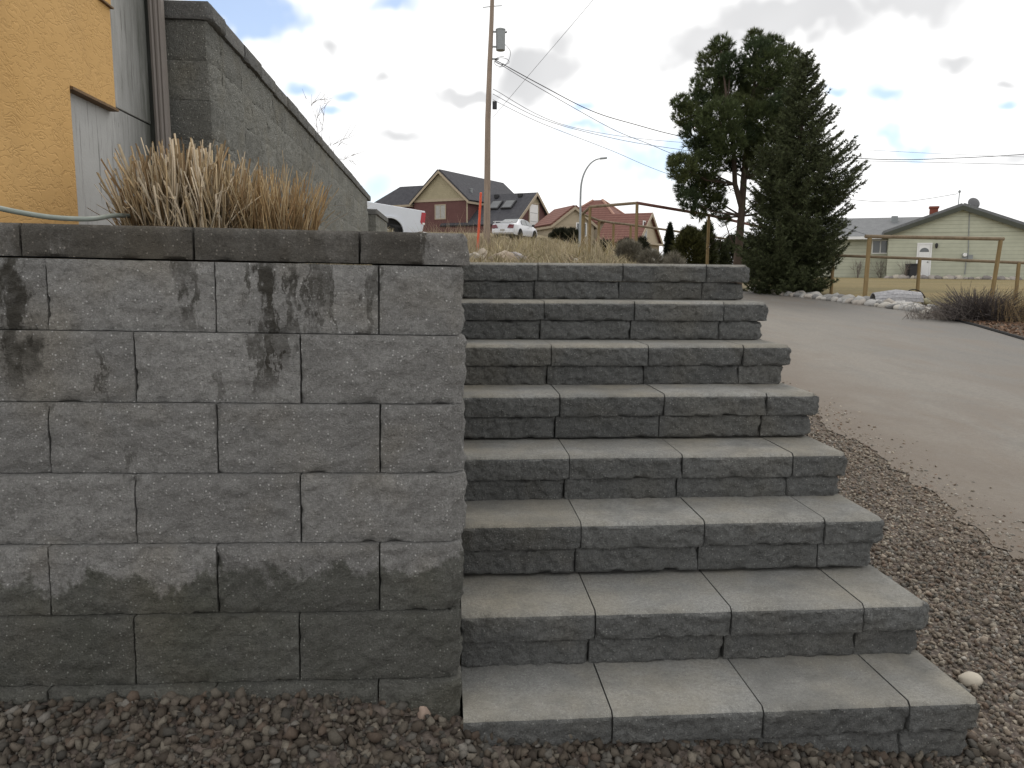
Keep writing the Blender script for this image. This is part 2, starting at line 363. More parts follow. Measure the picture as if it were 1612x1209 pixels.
# ------------------------------------------------------------------ concrete blocks
def concrete(name, base, dark=None, wall=False, bump=1.0, topwarm=0, capwet=False, speck=.8, gr=.62, bd=.014):
    def fn(t):
        p = t.pos(); s = t.sep(p); r = t.rnd()
        n = t.noise(p, 7, 6, .62); f = t.noise(p, 75, 5, .72); f2 = t.noise(p, 210, 3, .7)
        k = t.mapr(r, 0, 1, .84, 1.14)
        c = t.mix(t.mapr(n, .3, .7), tuple(q*.88 for q in base), tuple(q*1.12 for q in base))
        c = t.vmath('MULTIPLY', c, t.comb(k, k, k))
        c = t.mix(t.mapr(f, .40, .66, 0, gr), c, tuple(q*.52 for q in base))  # grain mottle, deepened to put split-face micro-shadows into the colour
        c = t.mix(t.mapr(f2, .52, .70, 0, .6), c, tuple(q*1.6 for q in base))
        wv = t.mapr(t.noise(p, 3.1, 3), .5, .7, 0, .5); c = t.mix(wv, c, t.vmath('MULTIPLY', c, (1.06, .98, .84)))
        v = t.voro(p, 85); sp = t.math('MULTIPLY', t.mapr(v, .14, .26, 1, 0), t.mapr(t.sep(t.voro(p, 85, out=1))[0], .66, .70))
        c = t.mix(t.math('MULTIPLY', sp, speck), c, (min(.75, base[0]*2.5), min(.74, base[1]*2.45), min(.72, base[2]*2.4)))
        pit = t.mapr(t.voro(t.vmath('ADD', p, (3,1,2)), 75), .07, .16, .8, 0)
        c = t.mix(t.math('MULTIPLY', pit, t.mapr(t.noise(p, 25, 2), .45, .6)), c, tuple(q*.3 for q in base))
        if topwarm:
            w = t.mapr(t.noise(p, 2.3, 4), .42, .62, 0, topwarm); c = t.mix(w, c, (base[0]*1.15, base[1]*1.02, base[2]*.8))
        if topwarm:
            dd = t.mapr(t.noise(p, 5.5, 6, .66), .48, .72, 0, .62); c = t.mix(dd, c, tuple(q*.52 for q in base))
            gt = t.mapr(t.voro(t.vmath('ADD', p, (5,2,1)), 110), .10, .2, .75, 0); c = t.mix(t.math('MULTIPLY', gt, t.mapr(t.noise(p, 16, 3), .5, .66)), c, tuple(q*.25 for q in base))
        if wall or capwet:
            wx = t.math('ADD', s[0], t.math('MULTIPLY', t.math('SUBTRACT', t.noise(t.scale3(p, (2.2,1,1)), 14, 5, .65), .5), .16))
            nz = t.noise(p, 9, 6, .68)
        if wall:
            # rising damp with a ragged upper edge
            edge_ = t.math('ADD', s[2], t.math('MULTIPLY', t.math('SUBTRACT', t.noise(t.scale3(p,(1,1,.7)), 6.5, 7, .68), .5), .36))
            damp = t.mapr(edge_, .335, .312, 0, 1)
            damp = t.math('MULTIPLY', damp, t.mapr(t.noise(p, 3.5, 5, .65), .3, .7, .62, 1.05))
            stains = []
            for (x0, w0, zt, zb, a) in STREAKS:
                g = t.mapr(t.math('ABSOLUTE', t.math('SUBTRACT', wx, x0)), w0*1.25, w0*.65, 0, 1)
                h = t.math('MULTIPLY', t.mapr(s[2], zb-.04, zb+.05, 0, 1), t.mapr(s[2], zt+.03, zt-.02, 0, 1))
                h = t.math('MULTIPLY', h, t.mapr(nz, .30, .52, .25, 1.0))
                stains.append(t.math('MULTIPLY', t.math('MULTIPLY', g, h), a))
            st = stains[0]
            for q in stains[1:]: st = t.math('MAXIMUM', st, q)
            c = t.mix(t.math('MINIMUM', damp, 1.0), c, t.vmath('MULTIPLY', c, (.38, .39, .345)))
            c = t.mix(st, c, (.060, .055, .045))
        if capwet:
            dry = t.mapr(t.math('SUBTRACT', wx, t.math('MULTIPLY', s[2], .25)), -.415, -.395, 0, 1)
            dry2 = t.math('MULTIPLY', t.mapr(t.noise(t.scale3(p, (1.5,1,.6)), 6, 5, .65), .5, .62), .6)
            dry2 = t.math('MULTIPLY', dry2, t.mapr(s[0], -1.1, -.95, 1.0, .4))
            wet = t.math('SUBTRACT', 1.0, t.math('MAXIMUM', dry, dry2))
            c = t.mix(wet, c, t.vmath('MULTIPLY', c, (.40, .385, .355)))
        b = t.bump(t.math('ADD', f, t.math('MULTIPLY', f2, .5)), bump, bd)
        return (c, b)
    return material(name, fn, .92, .2)
STREAKS = [(-1.232,.034,1.23,.86,.95),(-1.25,.012,1.2,1.02,.8),(-1.21,.055,.99,.90,.9),(-.752,.016,1.20,1.03,.8),(-.77,.03,1.22,1.14,.7),(-1.0,.008,.95,.80,.7),
           (-.600,.010,1.19,1.09,.8),(-.540,.019,1.205,.86,.95),(-.575,.014,1.05,.84,.75),(-.51,.022,1.02,.92,.6),(-.478,.013,1.19,1.0,.85),(-.43,.008,1.21,1.0,.85),(-.41,.008,1.21,1.0,.8),(-.385,.02,1.21,1.08,.65),(-.36,.008,1.2,1.0,.75),(-.255,.013,1.2,1.0,.65),
           (-.68,.008,.9,.8,.6),(-.93,.012,.68,.60,.5)]
M_wall = concrete('wall_block_concrete', (.325, .318, .305), wall=True, bd=.028, gr=.66)
M_cap = concrete('wall_cap_concrete', (.235, .226, .215), capwet=True)
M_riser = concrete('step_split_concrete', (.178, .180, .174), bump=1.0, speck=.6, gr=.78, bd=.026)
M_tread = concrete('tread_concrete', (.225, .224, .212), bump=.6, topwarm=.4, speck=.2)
M_rear = concrete('rear_block_concrete', (.27, .27, .245), bump=1.0, speck=1.0, gr=.85, bd=.03)
M_rearcap = concrete('rear_cap_concrete', (.16, .16, .155), bump=1.0)

def block(w, h, d, seed, nx=34, nz=15, amp=.011, right=False, left=False, bev=0.0, joint=.0022, mats=None, rr=.012, name='block'):
    """One split-faced block: origin at its front lower left corner, front towards -y.  right/left: that end is split too."""
    ns = max(6, int(nx*d/w)) if (right or left) else 0
    pts = []                                # plan outline: (x, y, normal, arc)
    x0, x1 = joint, w-joint
    if left: pts += [(x0, d-(d)*i/ns, (-1,0), 0) for i in range(ns)]
    pts += [(x0+(x1-x0)*i/nx, 0, (0,-1), 0) for i in range(nx+1)]
    if right: pts += [(x1, d*(i+1)/ns, (1,0), 0) for i in range(ns)]
    iL = ns if left else 0; iR = iL + nx
    m = MB(); n = len(pts); rows = []
    zs = [joint*.5 + (h-joint-bev)*j/nz for j in range(nz+1)]
    for j in range(nz+1 + (1 if bev else 0)):
        row = []
        for i, (x, y, nn, _) in enumerate(pts):
            top = bev and j == nz+1
            z = h-joint*.5 if top else zs[j]
            a = fbm(x*9+seed*3.1, y*9+seed, z*9-seed, 5)*amp*.8 + fbm(x*34+seed, y*34, z*34+seed*2, 4)*amp*.6
            # the split face falls back to the arris on every side
            ex = min(abs(i-iL) if (i >= iL) else 99, 99); e = 1.0
            if not left: e = min(e, .65+.35*min(1, (i-iL)/(nx*.04)))
            if not right: e = min(e, .65+.35*min(1, (iR-i)/(nx*.04)))
            ez = min(j, (nz-j) if not bev else 99)/(nz*.10); e = min(e, .65+.35*min(1, max(0, ez)))
            dis = (a+amp*.5)*e - amp*.3*(1-e)
            if e < .99: dis -= max(0, fbm(x*16+seed*2, z*16+seed, 7.7, 3)-.12)*amp*2.4*(1-e)/.35
            if nn[0] != 0: dis = dis*1.5 + amp*.9*fbm(z*7+seed, y*5, seed*1.7, 3)
            if bev and j >= nz: dis = dis*.15 if j == nz else -bev*1.05
            px, py = x + nn[0]*dis, y + nn[1]*dis
            # rounded, broken corner where two split faces meet
            tb = bev and j == nz+1
            if right and abs(i-iR) <= 2 and not tb: 
                k = rr*(1-abs(i-iR)/3)*(.7+.9*abs(fbm(z*14, seed, 2.2, 3))); px -= k; py += k*.8
            if left and abs(i-iL) <= 2 and not tb:
                k = rr*(1-abs(i-iL)/3)*(.7+.9*abs(fbm(z*14, seed, 5.2, 3))); px += k; py += k*.8
            if nn[0] == 0 and not right and i == iR: px = x
            if bev and j == nz+1:
                py = max(py, bev*1.05)
                if right: px = min(px, x1-bev*1.05)
                if left: px = max(px, x0+bev*1.05)
            row.append((px, py, z))
        rows.append(row)
    V = [v for r_ in rows for v in r_]; F = []; mi = []
    for j in range(len(rows)-1):
        for i in range(n-1):
            F.append((j*n+i, j*n+i+1, (j+1)*n+i+1, (j+1)*n+i)); mi.append(1 if (bev and j == nz) else 0)
    nb = len(V)
    ztop = rows[-1][0][2]; zbot = rows[0][0][2]
    V += [(x0, d, zbot), (x1, d, zbot), (x0, d, ztop), (x1, d, ztop)]
    lr = (len(rows)-1)*n
    # top and bottom
    loop = list(range(n))
    if bev and right:
        c_ = bev*1.05; R_ = rows[-1]
        loop = [i for i in range(iR) if R_[i][0] < x1-c_-1e-4] + [iR] + [i for i in range(iR+1, n) if R_[i][1] > c_+1e-4]
    F.append(tuple(lr+i for i in loop) + (nb+3, nb+2)); mi.append(1 if bev else 0)
    F.append((nb, nb+1) + tuple(i for i in range(n-1, -1, -1))); mi.append(0)
    # ends and back
    F.append((nb+1, nb, nb+2, nb+3)); mi.append(0)
    F.append(tuple(j*n for j in range(len(rows)-1, -1, -1)) + (nb, nb+2) if False else (nb,) + tuple(j*n for j in range(len(rows))) + (nb+2,)); mi.append(0)
    F.append((nb+3,) + tuple(j*n+n-1 for j in range(len(rows)-1, -1, -1)) + (nb+1,)); mi.append(0)
    me = bpy.data.meshes.new(name); me.from_pydata(V, [], F); me.update()
    for q in (mats if isinstance(mats, (list, tuple)) else [mats]): me.materials.append(q)
    me.polygons.foreach_set('material_index', mi)
    sm = [len(f) == 4 for f in F]; me.polygons.foreach_set('use_smooth', sm); me.set_sharp_from_angle(angle=R(48))
    return me

BW = .4572; CH = .1995; BAT = .0236; WT = -.0141
# front garden wall ------------------------------------------------------------
wall = empty('retaining_wall', (0,0,-.2), 'light grey split-face block wall left of the steps, stained by damp', 'wall')
full = [block(BW, CH, .27, 11+i, 56, 25, mats=M_wall, name='wall_block') for i in range(5)]
half_r = [block(.232, CH, .30, 31+i, 30, 25, mats=M_wall, right=True, rr=.016, name='wall_corner_block') for i in range(3)]
full_r = [block(BW, CH, .30, 41+i, 56, 25, mats=M_wall, right=True, rr=.016, name='wall_corner_block') for i in range(3)]
side = [block(BW, CH, .25, 61+i, 24, 10, mats=M_wall, right=False, name='wall_side_block') for i in range(2)]
kk = 0
for c in range(-1, 6):                        # c = course; 0 is the first whole one above the gravel
    z = c*CH; y = BAT*c; jx = random.uniform(-.004, .004)
    # joint columns as read off the photograph
    xr = .002 - .0015*(5-c) + random.uniform(-.004,.004)
    if c % 2 == 1:
        w = .232; starts = [xr-w]; me = half_r[(c+1)//2 % 3]
    else:
        w = BW; starts = [xr-w]; me = full_r[c//2 % 3]
    if c == -1: starts = [xr-.232]; me = half_r[0]
    wid = .232 if (c % 2 == 1 or c == -1) else BW
    def put(me_, x, nm='block'):
        global kk
        o = link(nm, me_, wall, (x, y + random.uniform(-.002,.002), z + WT*x + .2), (0, -math.atan(WT), random.uniform(-.004,.004))); kk += 1
        return o
    put(me, xr-wid)
    x = xr-wid
    for k in range(5):
        x -= BW; put(full[(k*3+c*2) % 5], x)
    # return along the steps
    yy = y + .30
    k = 0
    while yy < 2.2 and z < 1.2:
        o = link('block', side[(k+c) % 2], wall, (xr-.004, yy, z + .2), (0, 0, math.pi/2)); yy += BW; k += 1
capf = [block(BW+.003, .093, .29, 81+i, 40, 10, amp=.007, bev=.008, mats=[M_cap, M_cap], name='cap') for i in range(4)]
capr = block(.305, .093, .31, 91, 30, 10, amp=.007, right=True, bev=.008, rr=.014, mats=[M_cap, M_cap], name='cap_corner')
zc = 6*CH + .2; yc = BAT*6 - .022
x = .022-.305
link('cap', capr, wall, (x, yc, zc + WT*x + .003), (0, -math.atan(WT), 0))
for k in range(5):
    x -= BW+.006; link('cap', capf[k % 4], wall, (x, yc + .012 + random.uniform(-.003,.003), zc + WT*x + .003), (0, -math.atan(WT), random.uniform(-.003,.003)))
yy = yc + .32; k = 0
while yy < 2.2:
    link('cap', capf[k % 4], wall, (.012, yy, zc+.001), (0,0,math.pi/2)); yy += BW+.006; k += 1
# dark infill behind the face so no light shows through the joints
fill = MB().box(-2.6, -.12, .2, .34, .0, 1.38).box(-.16, -.06, .36, 2.2, 0, 1.38).build('core', M_soil, wall)

# steps ------------------------------------------------------------------------
Y0, T, Z0, RI, X0 = -.0506, .2979, -.1071, .19215, .4436
steps = empty('staircase', (.8, 0, -.30), 'eight dark grey concrete block steps with smooth pale treads', 'stairs')
SX = .8; 
CAPH, RH = .097, .0945
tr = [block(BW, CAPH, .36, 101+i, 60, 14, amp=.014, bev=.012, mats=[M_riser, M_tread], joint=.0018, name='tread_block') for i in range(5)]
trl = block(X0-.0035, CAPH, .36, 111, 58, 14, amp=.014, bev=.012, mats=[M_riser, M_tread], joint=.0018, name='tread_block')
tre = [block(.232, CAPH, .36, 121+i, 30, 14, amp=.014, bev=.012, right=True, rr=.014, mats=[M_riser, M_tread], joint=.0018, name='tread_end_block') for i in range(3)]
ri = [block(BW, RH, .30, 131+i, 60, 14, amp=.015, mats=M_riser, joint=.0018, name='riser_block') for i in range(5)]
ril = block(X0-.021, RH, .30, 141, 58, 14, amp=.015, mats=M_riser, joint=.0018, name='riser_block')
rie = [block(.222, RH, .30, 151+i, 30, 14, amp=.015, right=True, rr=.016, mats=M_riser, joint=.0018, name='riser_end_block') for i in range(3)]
TILT = -.0022
def sput(nm, me, x, y, z):
    link(nm, me, steps, (x-SX, y, z+.30+TILT*(x-.9)), (0, -TILT, random.uniform(-.003,.003)))
for k in range(8):
    y = Y0 + k*T + random.uniform(-.003,.003); z = Z0 + k*RI + (.004,-.003,.008,-.004,.004,-.001,0,0)[k]
    jx = random.uniform(.0,.002); tx = z-CAPH
    sput('tread_block', trl, .004, y, tx)
    for i in range(2): sput('tread_block', tr[(k*2+i*3) % 5], X0+jx+i*(BW+.001), y+random.uniform(-.002,.002), tx+random.uniform(-.001,.001))
    sput('tread_block', tre[k % 3], X0+jx+2*BW+.002, y, tx)
    rx = -.0165 + jx*.3; ry = y+.016; rz = tx-RH
    sput('riser_block', ril, .004, ry, rz)
    for i in range(2): sput('riser_block', ri[(k+i*2) % 5], X0+rx+i*(BW+.001), ry, rz)
    sput('riser_block', rie[(k+1) % 3], X0+rx+2*BW+.002, ry, rz)
# block courses that carry the steps at their open end, down to the drive
core = MB()
for k in range(8):
    ya = Y0+k*T+.05; zt = Z0+k*RI-.1-RH*.98
    core.box(.03-SX, 1.545-SX, ya, 2.42, zt+.30-RI+(0.002 if k else -.2), zt+.30-.001)
core.build('core', M_riser, steps)

# rear retaining wall ----------------------------------------------------------
RA = PY(330, 160, 2.25); RB = PY(580, 340, 11.4)
rdir = Vector((RB.x-RA.x, RB.y-RA.y, 0)); RL = rdir.length; rang = math.atan2(rdir.y, rdir.x); 
RTOP = PY(300, 2, 2.25).z; RTOPB = PY(578, 306, 11.4).z; rslope = (RTOPB-RTOP)/RL
rear = empty('retaining_wall', (RA.x, RA.y, 1.2), 'tall dark block wall with cap running back beside the downspout', 'wall')
rb = [block(BW, CH, .24, 201+i, 30, 14, amp=.008, mats=M_rear, joint=.0006, name='rear_block') for i in range(4)]
rend = [block(.235, CH, .25, 211+i, 20, 14, amp=.006, right=True, rr=.006, mats=M_rear, name='rear_end_block') for i in range(2)]
nb_ = int((RL-.25)/BW)
for c in range(6):
    z = RTOP-.092-(c+1)*CH-1.2
    if z < -.4: continue
    link('block', rend[c % 2], rear, (-.235+.006*c, .0, z))
    for k in range(nb_+1):
        s = .25 + k*BW - (.228 if c % 2 else 0)
        if s < .24: s = .25
        if s + BW > RL+.03: continue
        link('block', rb[(k+c) % 4], rear, (math.cos(rang)*s + .006*c, math.sin(rang)*s, z + rslope*s), (0, 0, rang))
rcap = [block(BW, .092, .29, 221+i, 20, 7, amp=.006, bev=.006, mats=[M_rearcap, M_rearcap], joint=.003, name='rear_cap') for i in range(3)]
rcend = block(.27, .092, .30, 231, 24, 8, amp=.006, right=True, bev=.006, mats=[M_rearcap, M_rearcap], name='rear_cap_end')
link('cap', rcend, rear, (-.245, -.02, RTOP-.092-1.2))
for k in range(nb_+1):
    s = .285 + k*BW
    if s+BW > RL+.35: break
    link('cap', rcap[k % 3], rear, (math.cos(rang)*s+.02+random.uniform(-.004,.004), math.sin(rang)*s, RTOP-.092-1.2+rslope*s+random.uniform(-.003,.003)), (0,0,rang))
MB().box(-.55,-.21,.1,RL-.05,-.2,RTOP-1.2-.12).xform(Matrix.Rotation(rang-math.pi/2,4,'Z')).build('core', M_soil, rear)
# low wall beyond its end
SA = PY(592, 329, 11.3); low = empty('retaining_wall', (SA.x, SA.y, 1.3), 'short lower block wall beyond the end of the tall wall', 'wall')
lang = math.atan2(2.0, .02)
for c in range(5):
    z = SA.z-.092-(c+1)*CH-1.3
    link('block', rend[c % 2], low, (-.235, 0, z))
    for k in range(4): link('block', rb[(k+c) % 4], low, (math.cos(lang)*(.25+k*BW), .25+k*BW, z), (0,0,lang))
link('cap', rcend, low, (-.25, -.02, SA.z-.092-1.3))
for k in range(4): link('cap', rcap[k % 3], low, (.02+math.cos(lang)*(.285+k*BW), .285+k*BW, SA.z-.092-1.3), (0,0,lang))

# planter soil
def soilz(x, y): return 1.25 + .08*sstep((y-.36)/.35)*sstep((-.28-x)/.3) + .008*np.sin(x*9+y*7)
grid('planter_soil', np.linspace(-1.62, -.1, 30), np.linspace(.34, 2.9, 40), 0, M_soil, soilz)
# ------------------------------------------------------------------ yellow stucco house corner
def m_stucco(t):
    p = t.pos(); q = t.scale3(p, (1, .75, 1.7))
    w = t.noise(q, 19, 3, .5, .7); w2 = t.noise(q, 70, 3, .5, .6)
    ridge = t.math('ABSOLUTE', t.math('SUBTRACT', w, .5))
    crack = t.math('MULTIPLY', t.mapr(ridge, .0, .010, 1, 0), t.mapr(w2, .42, .55))
    n = t.noise(p, 2.2, 4)
    c = t.mix(t.mapr(n, .3, .7), (.50, .305, .115), (.56, .35, .14))
    c = t.mix(t.mapr(t.noise(t.scale3(p,(1,1,.5)), 4, 5, .65), .5, .75, 0, .35), c, (.36,.225,.095))
    c = t.mix(t.math('MULTIPLY', crack, .7), c, (.27, .145, .045))
    return (c, t.bump(t.math('ADD', t.mapr(ridge, 0, .05), t.math('MULTIPLY', w2, .3)), .4, .004))
M_stucco = material('yellow_stucco', m_stucco, .9, .2)
def m_conc(t):
    p = t.pos(); n = t.noise(t.scale3(p, (3, 3, .5)), 6, 6, .65, .3); n2 = t.noise(p, 3, 4)
    c = t.mix(t.mapr(n2, .3, .7), (.33, .33, .318), (.41, .41, .40))
    streak = t.noise(t.scale3(p, (9, 9, .55)), 5, 5, .7)
    c = t.mix(t.mapr(streak, .56, .68, 0, .8), c, (.10, .10, .09))
    y = t.sep(p)[1]
    end_dark = t.math('MULTIPLY', t.mapr(t.math('ADD', y, t.math('MULTIPLY', t.math('SUBTRACT', n, .5), .5)), 1.60, 2.12), .92)  # concrete darkens towards its far end, with a noisy edge
    c = t.mix(end_dark, c, (.055, .058, .048))
    v = t.mapr(t.voro(t.scale3(p,(1,1,.45)), 16), .05, .12, .6, 0)
    c = t.mix(t.math('MULTIPLY', v, t.mapr(t.noise(p, 11, 2), .5, .6)), c, (.12,.12,.11))
    return (c, t.bump(t.noise(p, 80, 4), .3, .004))
M_conc = material('cast_concrete', m_conc, .9, .2)
M_downspout = mottled('downspout_paint', (.195, .172, .155), .08, 5, .55, .4, .05)
M_flash = mottled('flashing', (.14, .085, .04), .2, 20, .7, .3, .1)
HX = -1.5
DY = 2.12; dq = PY(251, 100, DY)
def hxy(px, py): 
    p = PX(px, py, HX); return p
yA = hxy(118, 250).y; yB = hxy(178, 90).y; zJ = hxy(118, 139).z; zJb = hxy(178,166).z
zU = hxy(178, 16).z
hs = empty('house', (HX, 1.0, 1.2), 'yellow stucco house corner with bare concrete footing beside the planter', 'house')
def hp(m, nm, mat, **k):
    m.v = [(x-HX, y-1.0, z-1.2) for x, y, z in m.v]; return m.build(nm, mat, hs, **k)
hp(MB().prism([(.46,1.0),(yA,1.0),(yA,zJ),(yB,zJ),(yB,zU),(.46,zU)], 'x', HX, HX-.2), 'stucco_wall', M_stucco, bevel=.004)
hp(MB().prism([(.46,zU+.004),(yB+.003,zU+.004),(yB+.003,4.6),(.46,4.6)], 'x', HX+.004, HX-.2), 'stucco_wall', M_stucco, bevel=.004)
hp(MB().box(HX-.2, HX+.010, yA+.002, yB+.004, zJ-.012, zJ-.001), 'drip_edge', M_flash)
hp(MB().box(HX-.2, HX+.014, yB-.13, yB+.006, zU-.004, zU+.003), 'drip_edge', M_flash)
zS = hxy(200, 172).z
yC = hxy(193, 200).y
yE = hxy(238, 100).y
hp(MB().box(HX-.22, HX-.030, .5, yC-.003, .9, zS-.003), 'foundation', M_conc, bevel=.004)
hp(MB().box(HX-.22, HX-.034, yC, 2.10, .9, zS-.004), 'foundation', M_conc, bevel=.004)
hp(MB().box(HX-.22, HX-.030, yB-.3, 2.10, zS, 4.6), 'foundation', M_conc, bevel=.004)
hp(MB().box(HX-.5, dq.x-.02, 2.14, 2.2, .9, 4.6), 'return_wall', M_conc)
hp(MB().box(HX-4, HX-.2, .46, .7, .8, 4.6), 'gable_end_wall', M_stucco)
hp(MB().prism([(HX-4.1,4.5),(HX+.3,4.4),(HX+.3,4.5),(HX-4.1,6.4)], 'y', .1, 3.4), 'roof_edge', M_flash)
hp(MB().box(HX-4, HX-.25, 2.5, 2.7, 1.0, 4.6), 'back_wall', M_stucco)
# downspout with folded ribs
dw = .064
prof = [(-.032,-.022),(-.02,-.026),(-.012,-.021),(-.004,-.026),(.004,-.026),(.012,-.021),(.02,-.026),(.032,-.022),(.032,.022),(-.032,.022)]
md = MB().prism([(dq.x+u, DY+v) for u, v in prof], 'z', 1.3, 4.4)
md.v = [(x + (z-2.0)*-.006, y, z) for x, y, z in md.v]
hp(md, 'downspout', M_downspout)
hp(MB().box(dq.x-.045, dq.x+.045, DY-.04, DY+.06, 2.72, 2.75), 'downspout_strap', M_downspout)

# garden hose
M_hose = mottled('hose_rubber', (.235, .265, .235), .12, 30, .5, .4, .15)
hpt = [(-40,317,.36),(0,328,.42),(40,336,.47),(80,342,.52),(120,344.5,.57),(150,344,.62),(185,339,.78),(230,343,.98),(270,347,1.2)]
hv = [PY(px, py, y) for px, py, y in hpt]
def smooth_path(P, n=6):
    out = []
    for i in range(len(P)-1):
        a, b, c, d = P[max(i-1,0)], P[i], P[i+1], P[min(i+2,len(P)-1)]
        for k in range(n):
            t = k/n
            out.append(.5*((2*b)+(-a+c)*t+(2*a-5*b+4*c-d)*t*t+(-a+3*b-3*c+d)*t**3))
    return out + [P[-1]]
hvs = smooth_path(hv)
for p in hvs: p.z = max(p.z, 1.336)
tag(MB().tube(hvs, .0085, 10).build('garden_hose', M_hose, smooth=True), 'pale grey-green garden hose lying along the top of the planter', 'hose')

# ------------------------------------------------------------------ dry ornamental grass clumps
def m_straw(t):
    a = t.attr('tint'); n = t.noise(t.scale3(t.obj(), (60, 60, 6)), 1, 3)
    k = t.mapr(n, .3, .7, .8, 1.15)
    return (t.vmath('MULTIPLY', a, t.comb(k, k, k)), None)
M_straw = material('dry_straw', m_straw, .75, .25)
def reeds(n, rad, hgt, lean, seed, tints, wid=(.004,.009), broken=.12):
    rg = np.random.default_rng(seed); V = []; F = []; C = []
    for i in range(n):
        a = rg.uniform(0, 2*math.pi); r = rad*math.sqrt(rg.uniform(0, 1)); bx, by = r*math.cos(a), r*math.sin(a)*.8
        h = hgt*rg.uniform(.6, 1.0)*(1-.25*(r/rad)**2); w = rg.uniform(*wid)*.5
        ln = lean*(r/rad)*rg.uniform(.3, 1.3); ta = a + rg.normal(0, .5)
        dx, dy = math.cos(ta)*ln, math.sin(ta)*ln
        dx += rg.normal(0, .17); dy += rg.normal(0, .17)
        if rg.uniform() < broken: dx *= 3.2; dy *= 2.4; h *= .75
        L = math.sqrt(dx*dx+dy*dy+1); d = np.array([dx, dy, 1])/L
        bend = np.array([rg.normal(0,.05), rg.normal(0,.05), 0])
        pts = [np.array([bx, by, -.02]), np.array([bx, by, 0]) + d*h*.5, np.array([bx, by, 0]) + d*h + bend*h]
        if rg.uniform() < .2:      # snapped tip folded over
            pts[-1] = pts[1] + (np.array([rg.normal(0,1), rg.normal(0,1), rg.uniform(-.5,.3)]))*h*.22
        fa = rg.uniform(0, math.pi); side = np.array([math.cos(fa), math.sin(fa), 0])*w; s2 = np.array([-math.sin(fa), math.cos(fa), 0])*w*.6
        o = len(V)
        for j, p in enumerate(pts):
            k = (1, .95, .75)[j]; V += [p - side*k, p + s2*k, p + side*k]
        for j in range(2):
            q = o+j*3; F += [(q, q+1, q+4, q+3), (q+1, q+2, q+5, q+4), (q+2, q, q+3, q+5)]
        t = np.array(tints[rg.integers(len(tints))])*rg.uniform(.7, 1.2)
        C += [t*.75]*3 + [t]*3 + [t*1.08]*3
    return npmesh('stems', np.array(V), np.array(F), M_straw, np.array(C))
TAN = [(.50,.395,.25),(.58,.475,.33),(.40,.30,.175),(.64,.54,.40),(.27,.185,.10)]
ORG = [(.44,.31,.16),(.38,.26,.13),(.52,.40,.24),(.31,.20,.10)]
c1 = PY(300, 345, .98); c2 = PY(428, 348, .98)
g1 = empty('ornamental_grass', (c1.x, c1.y, 1.325), 'large clump of cut-back straw-coloured grass in the planter', 'grass clump')
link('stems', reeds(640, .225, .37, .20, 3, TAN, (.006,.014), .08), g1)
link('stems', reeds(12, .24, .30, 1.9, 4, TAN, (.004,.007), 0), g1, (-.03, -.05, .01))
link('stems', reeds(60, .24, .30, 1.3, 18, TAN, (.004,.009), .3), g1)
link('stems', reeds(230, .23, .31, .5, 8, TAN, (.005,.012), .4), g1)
g2 = empty('ornamental_grass', (c2.x, c2.y, 1.325), 'smaller orange-tan cut grass clump right of the large one', 'grass clump')
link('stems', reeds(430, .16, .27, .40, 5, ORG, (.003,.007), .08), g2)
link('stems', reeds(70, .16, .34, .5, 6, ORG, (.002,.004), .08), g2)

# ------------------------------------------------------------------ gravel
def m_stone(t):
    a = t.attr('tint'); p = t.pos(); n = t.noise(p, 160, 4, .6)
    k = t.mapr(n, .3, .7, .78, 1.2)
    return (t.vmath('MULTIPLY', a, t.comb(k, k, k)), t.bump(n, .4, .003))
M_stone = material('crushed_stone', m_stone, .8, .3)
bm = bmesh.new(); bmesh.ops.create_icosphere(bm, subdivisions=1, radius=1); 
ICO_V = np.array([v.co[:] for v in bm.verts]); ICO_F = np.array([[v.index for v in f.verts] for f in bm.faces]); bm.free()
bm = bmesh.new(); bmesh.ops.create_icosphere(bm, subdivisions=2, radius=1); 
ICO2_V = np.array([v.co[:] for v in bm.verts]); ICO2_F = np.array([[v.index for v in f.verts] for f in bm.faces]); bm.free()
bm = bmesh.new(); bmesh.ops.create_icosphere(bm, subdivisions=3, radius=1); 
ICO3_V = np.array([v.co[:] for v in bm.verts]); ICO3_F = np.array([[v.index for v in f.verts] for f in bm.faces]); bm.free()
def rotmats(rg, n, tilt=1.0):
    q = rg.normal(size=(n, 4)); q[:, 1:3] *= tilt; q /= np.linalg.norm(q, axis=1)[:, None]
    w, x, y, z = q.T
    return np.stack([1-2*(y*y+z*z), 2*(x*y-z*w), 2*(x*z+y*w), 2*(x*y+z*w), 1-2*(x*x+z*z), 2*(y*z-x*w), 2*(x*z-y*w), 2*(y*z+x*w), 1-2*(x*x+y*y)], -1).reshape(n, 3, 3)
def stones(P, size, rg, flat=(.45,.9), jag=.5, base=None):
    n = len(P); bv = ICO_V if base is None else base[0]; bf = ICO_F if base is None else base[1]; k = len(bv)
    V = np.repeat(bv[None], n, 0) * (1 + rg.uniform(-jag, jag, (n, k, 1)))
    sc = np.stack([rg.uniform(.75, 1.3, n), rg.uniform(.6, 1.0, n), rg.uniform(*flat, n)], -1)*size[:, None]*.5
    V = V*sc[:, None, :]; V = np.einsum('nij,nkj->nki', rotmats(rg, n, .55), V) + P[:, None, :]
    F = (bf[None] + (np.arange(n)*k)[:, None, None]).reshape(-1, 3)
    return V.reshape(-1, 3), F
SCOL = np.array([(.18,.145,.11),(.22,.185,.145),(.15,.118,.09),(.26,.215,.17),(.13,.118,.10),(.235,.215,.185),(.19,.14,.105),(.31,.27,.215)])
def gravel_points(n, fx, fy, rg, keep):
    x = rg.uniform(*fx, n); y = rg.uniform(*fy, n); k = keep(x, y); return x[k], y[k]
Vs = []; Fs = []; Cs = []; off = 0
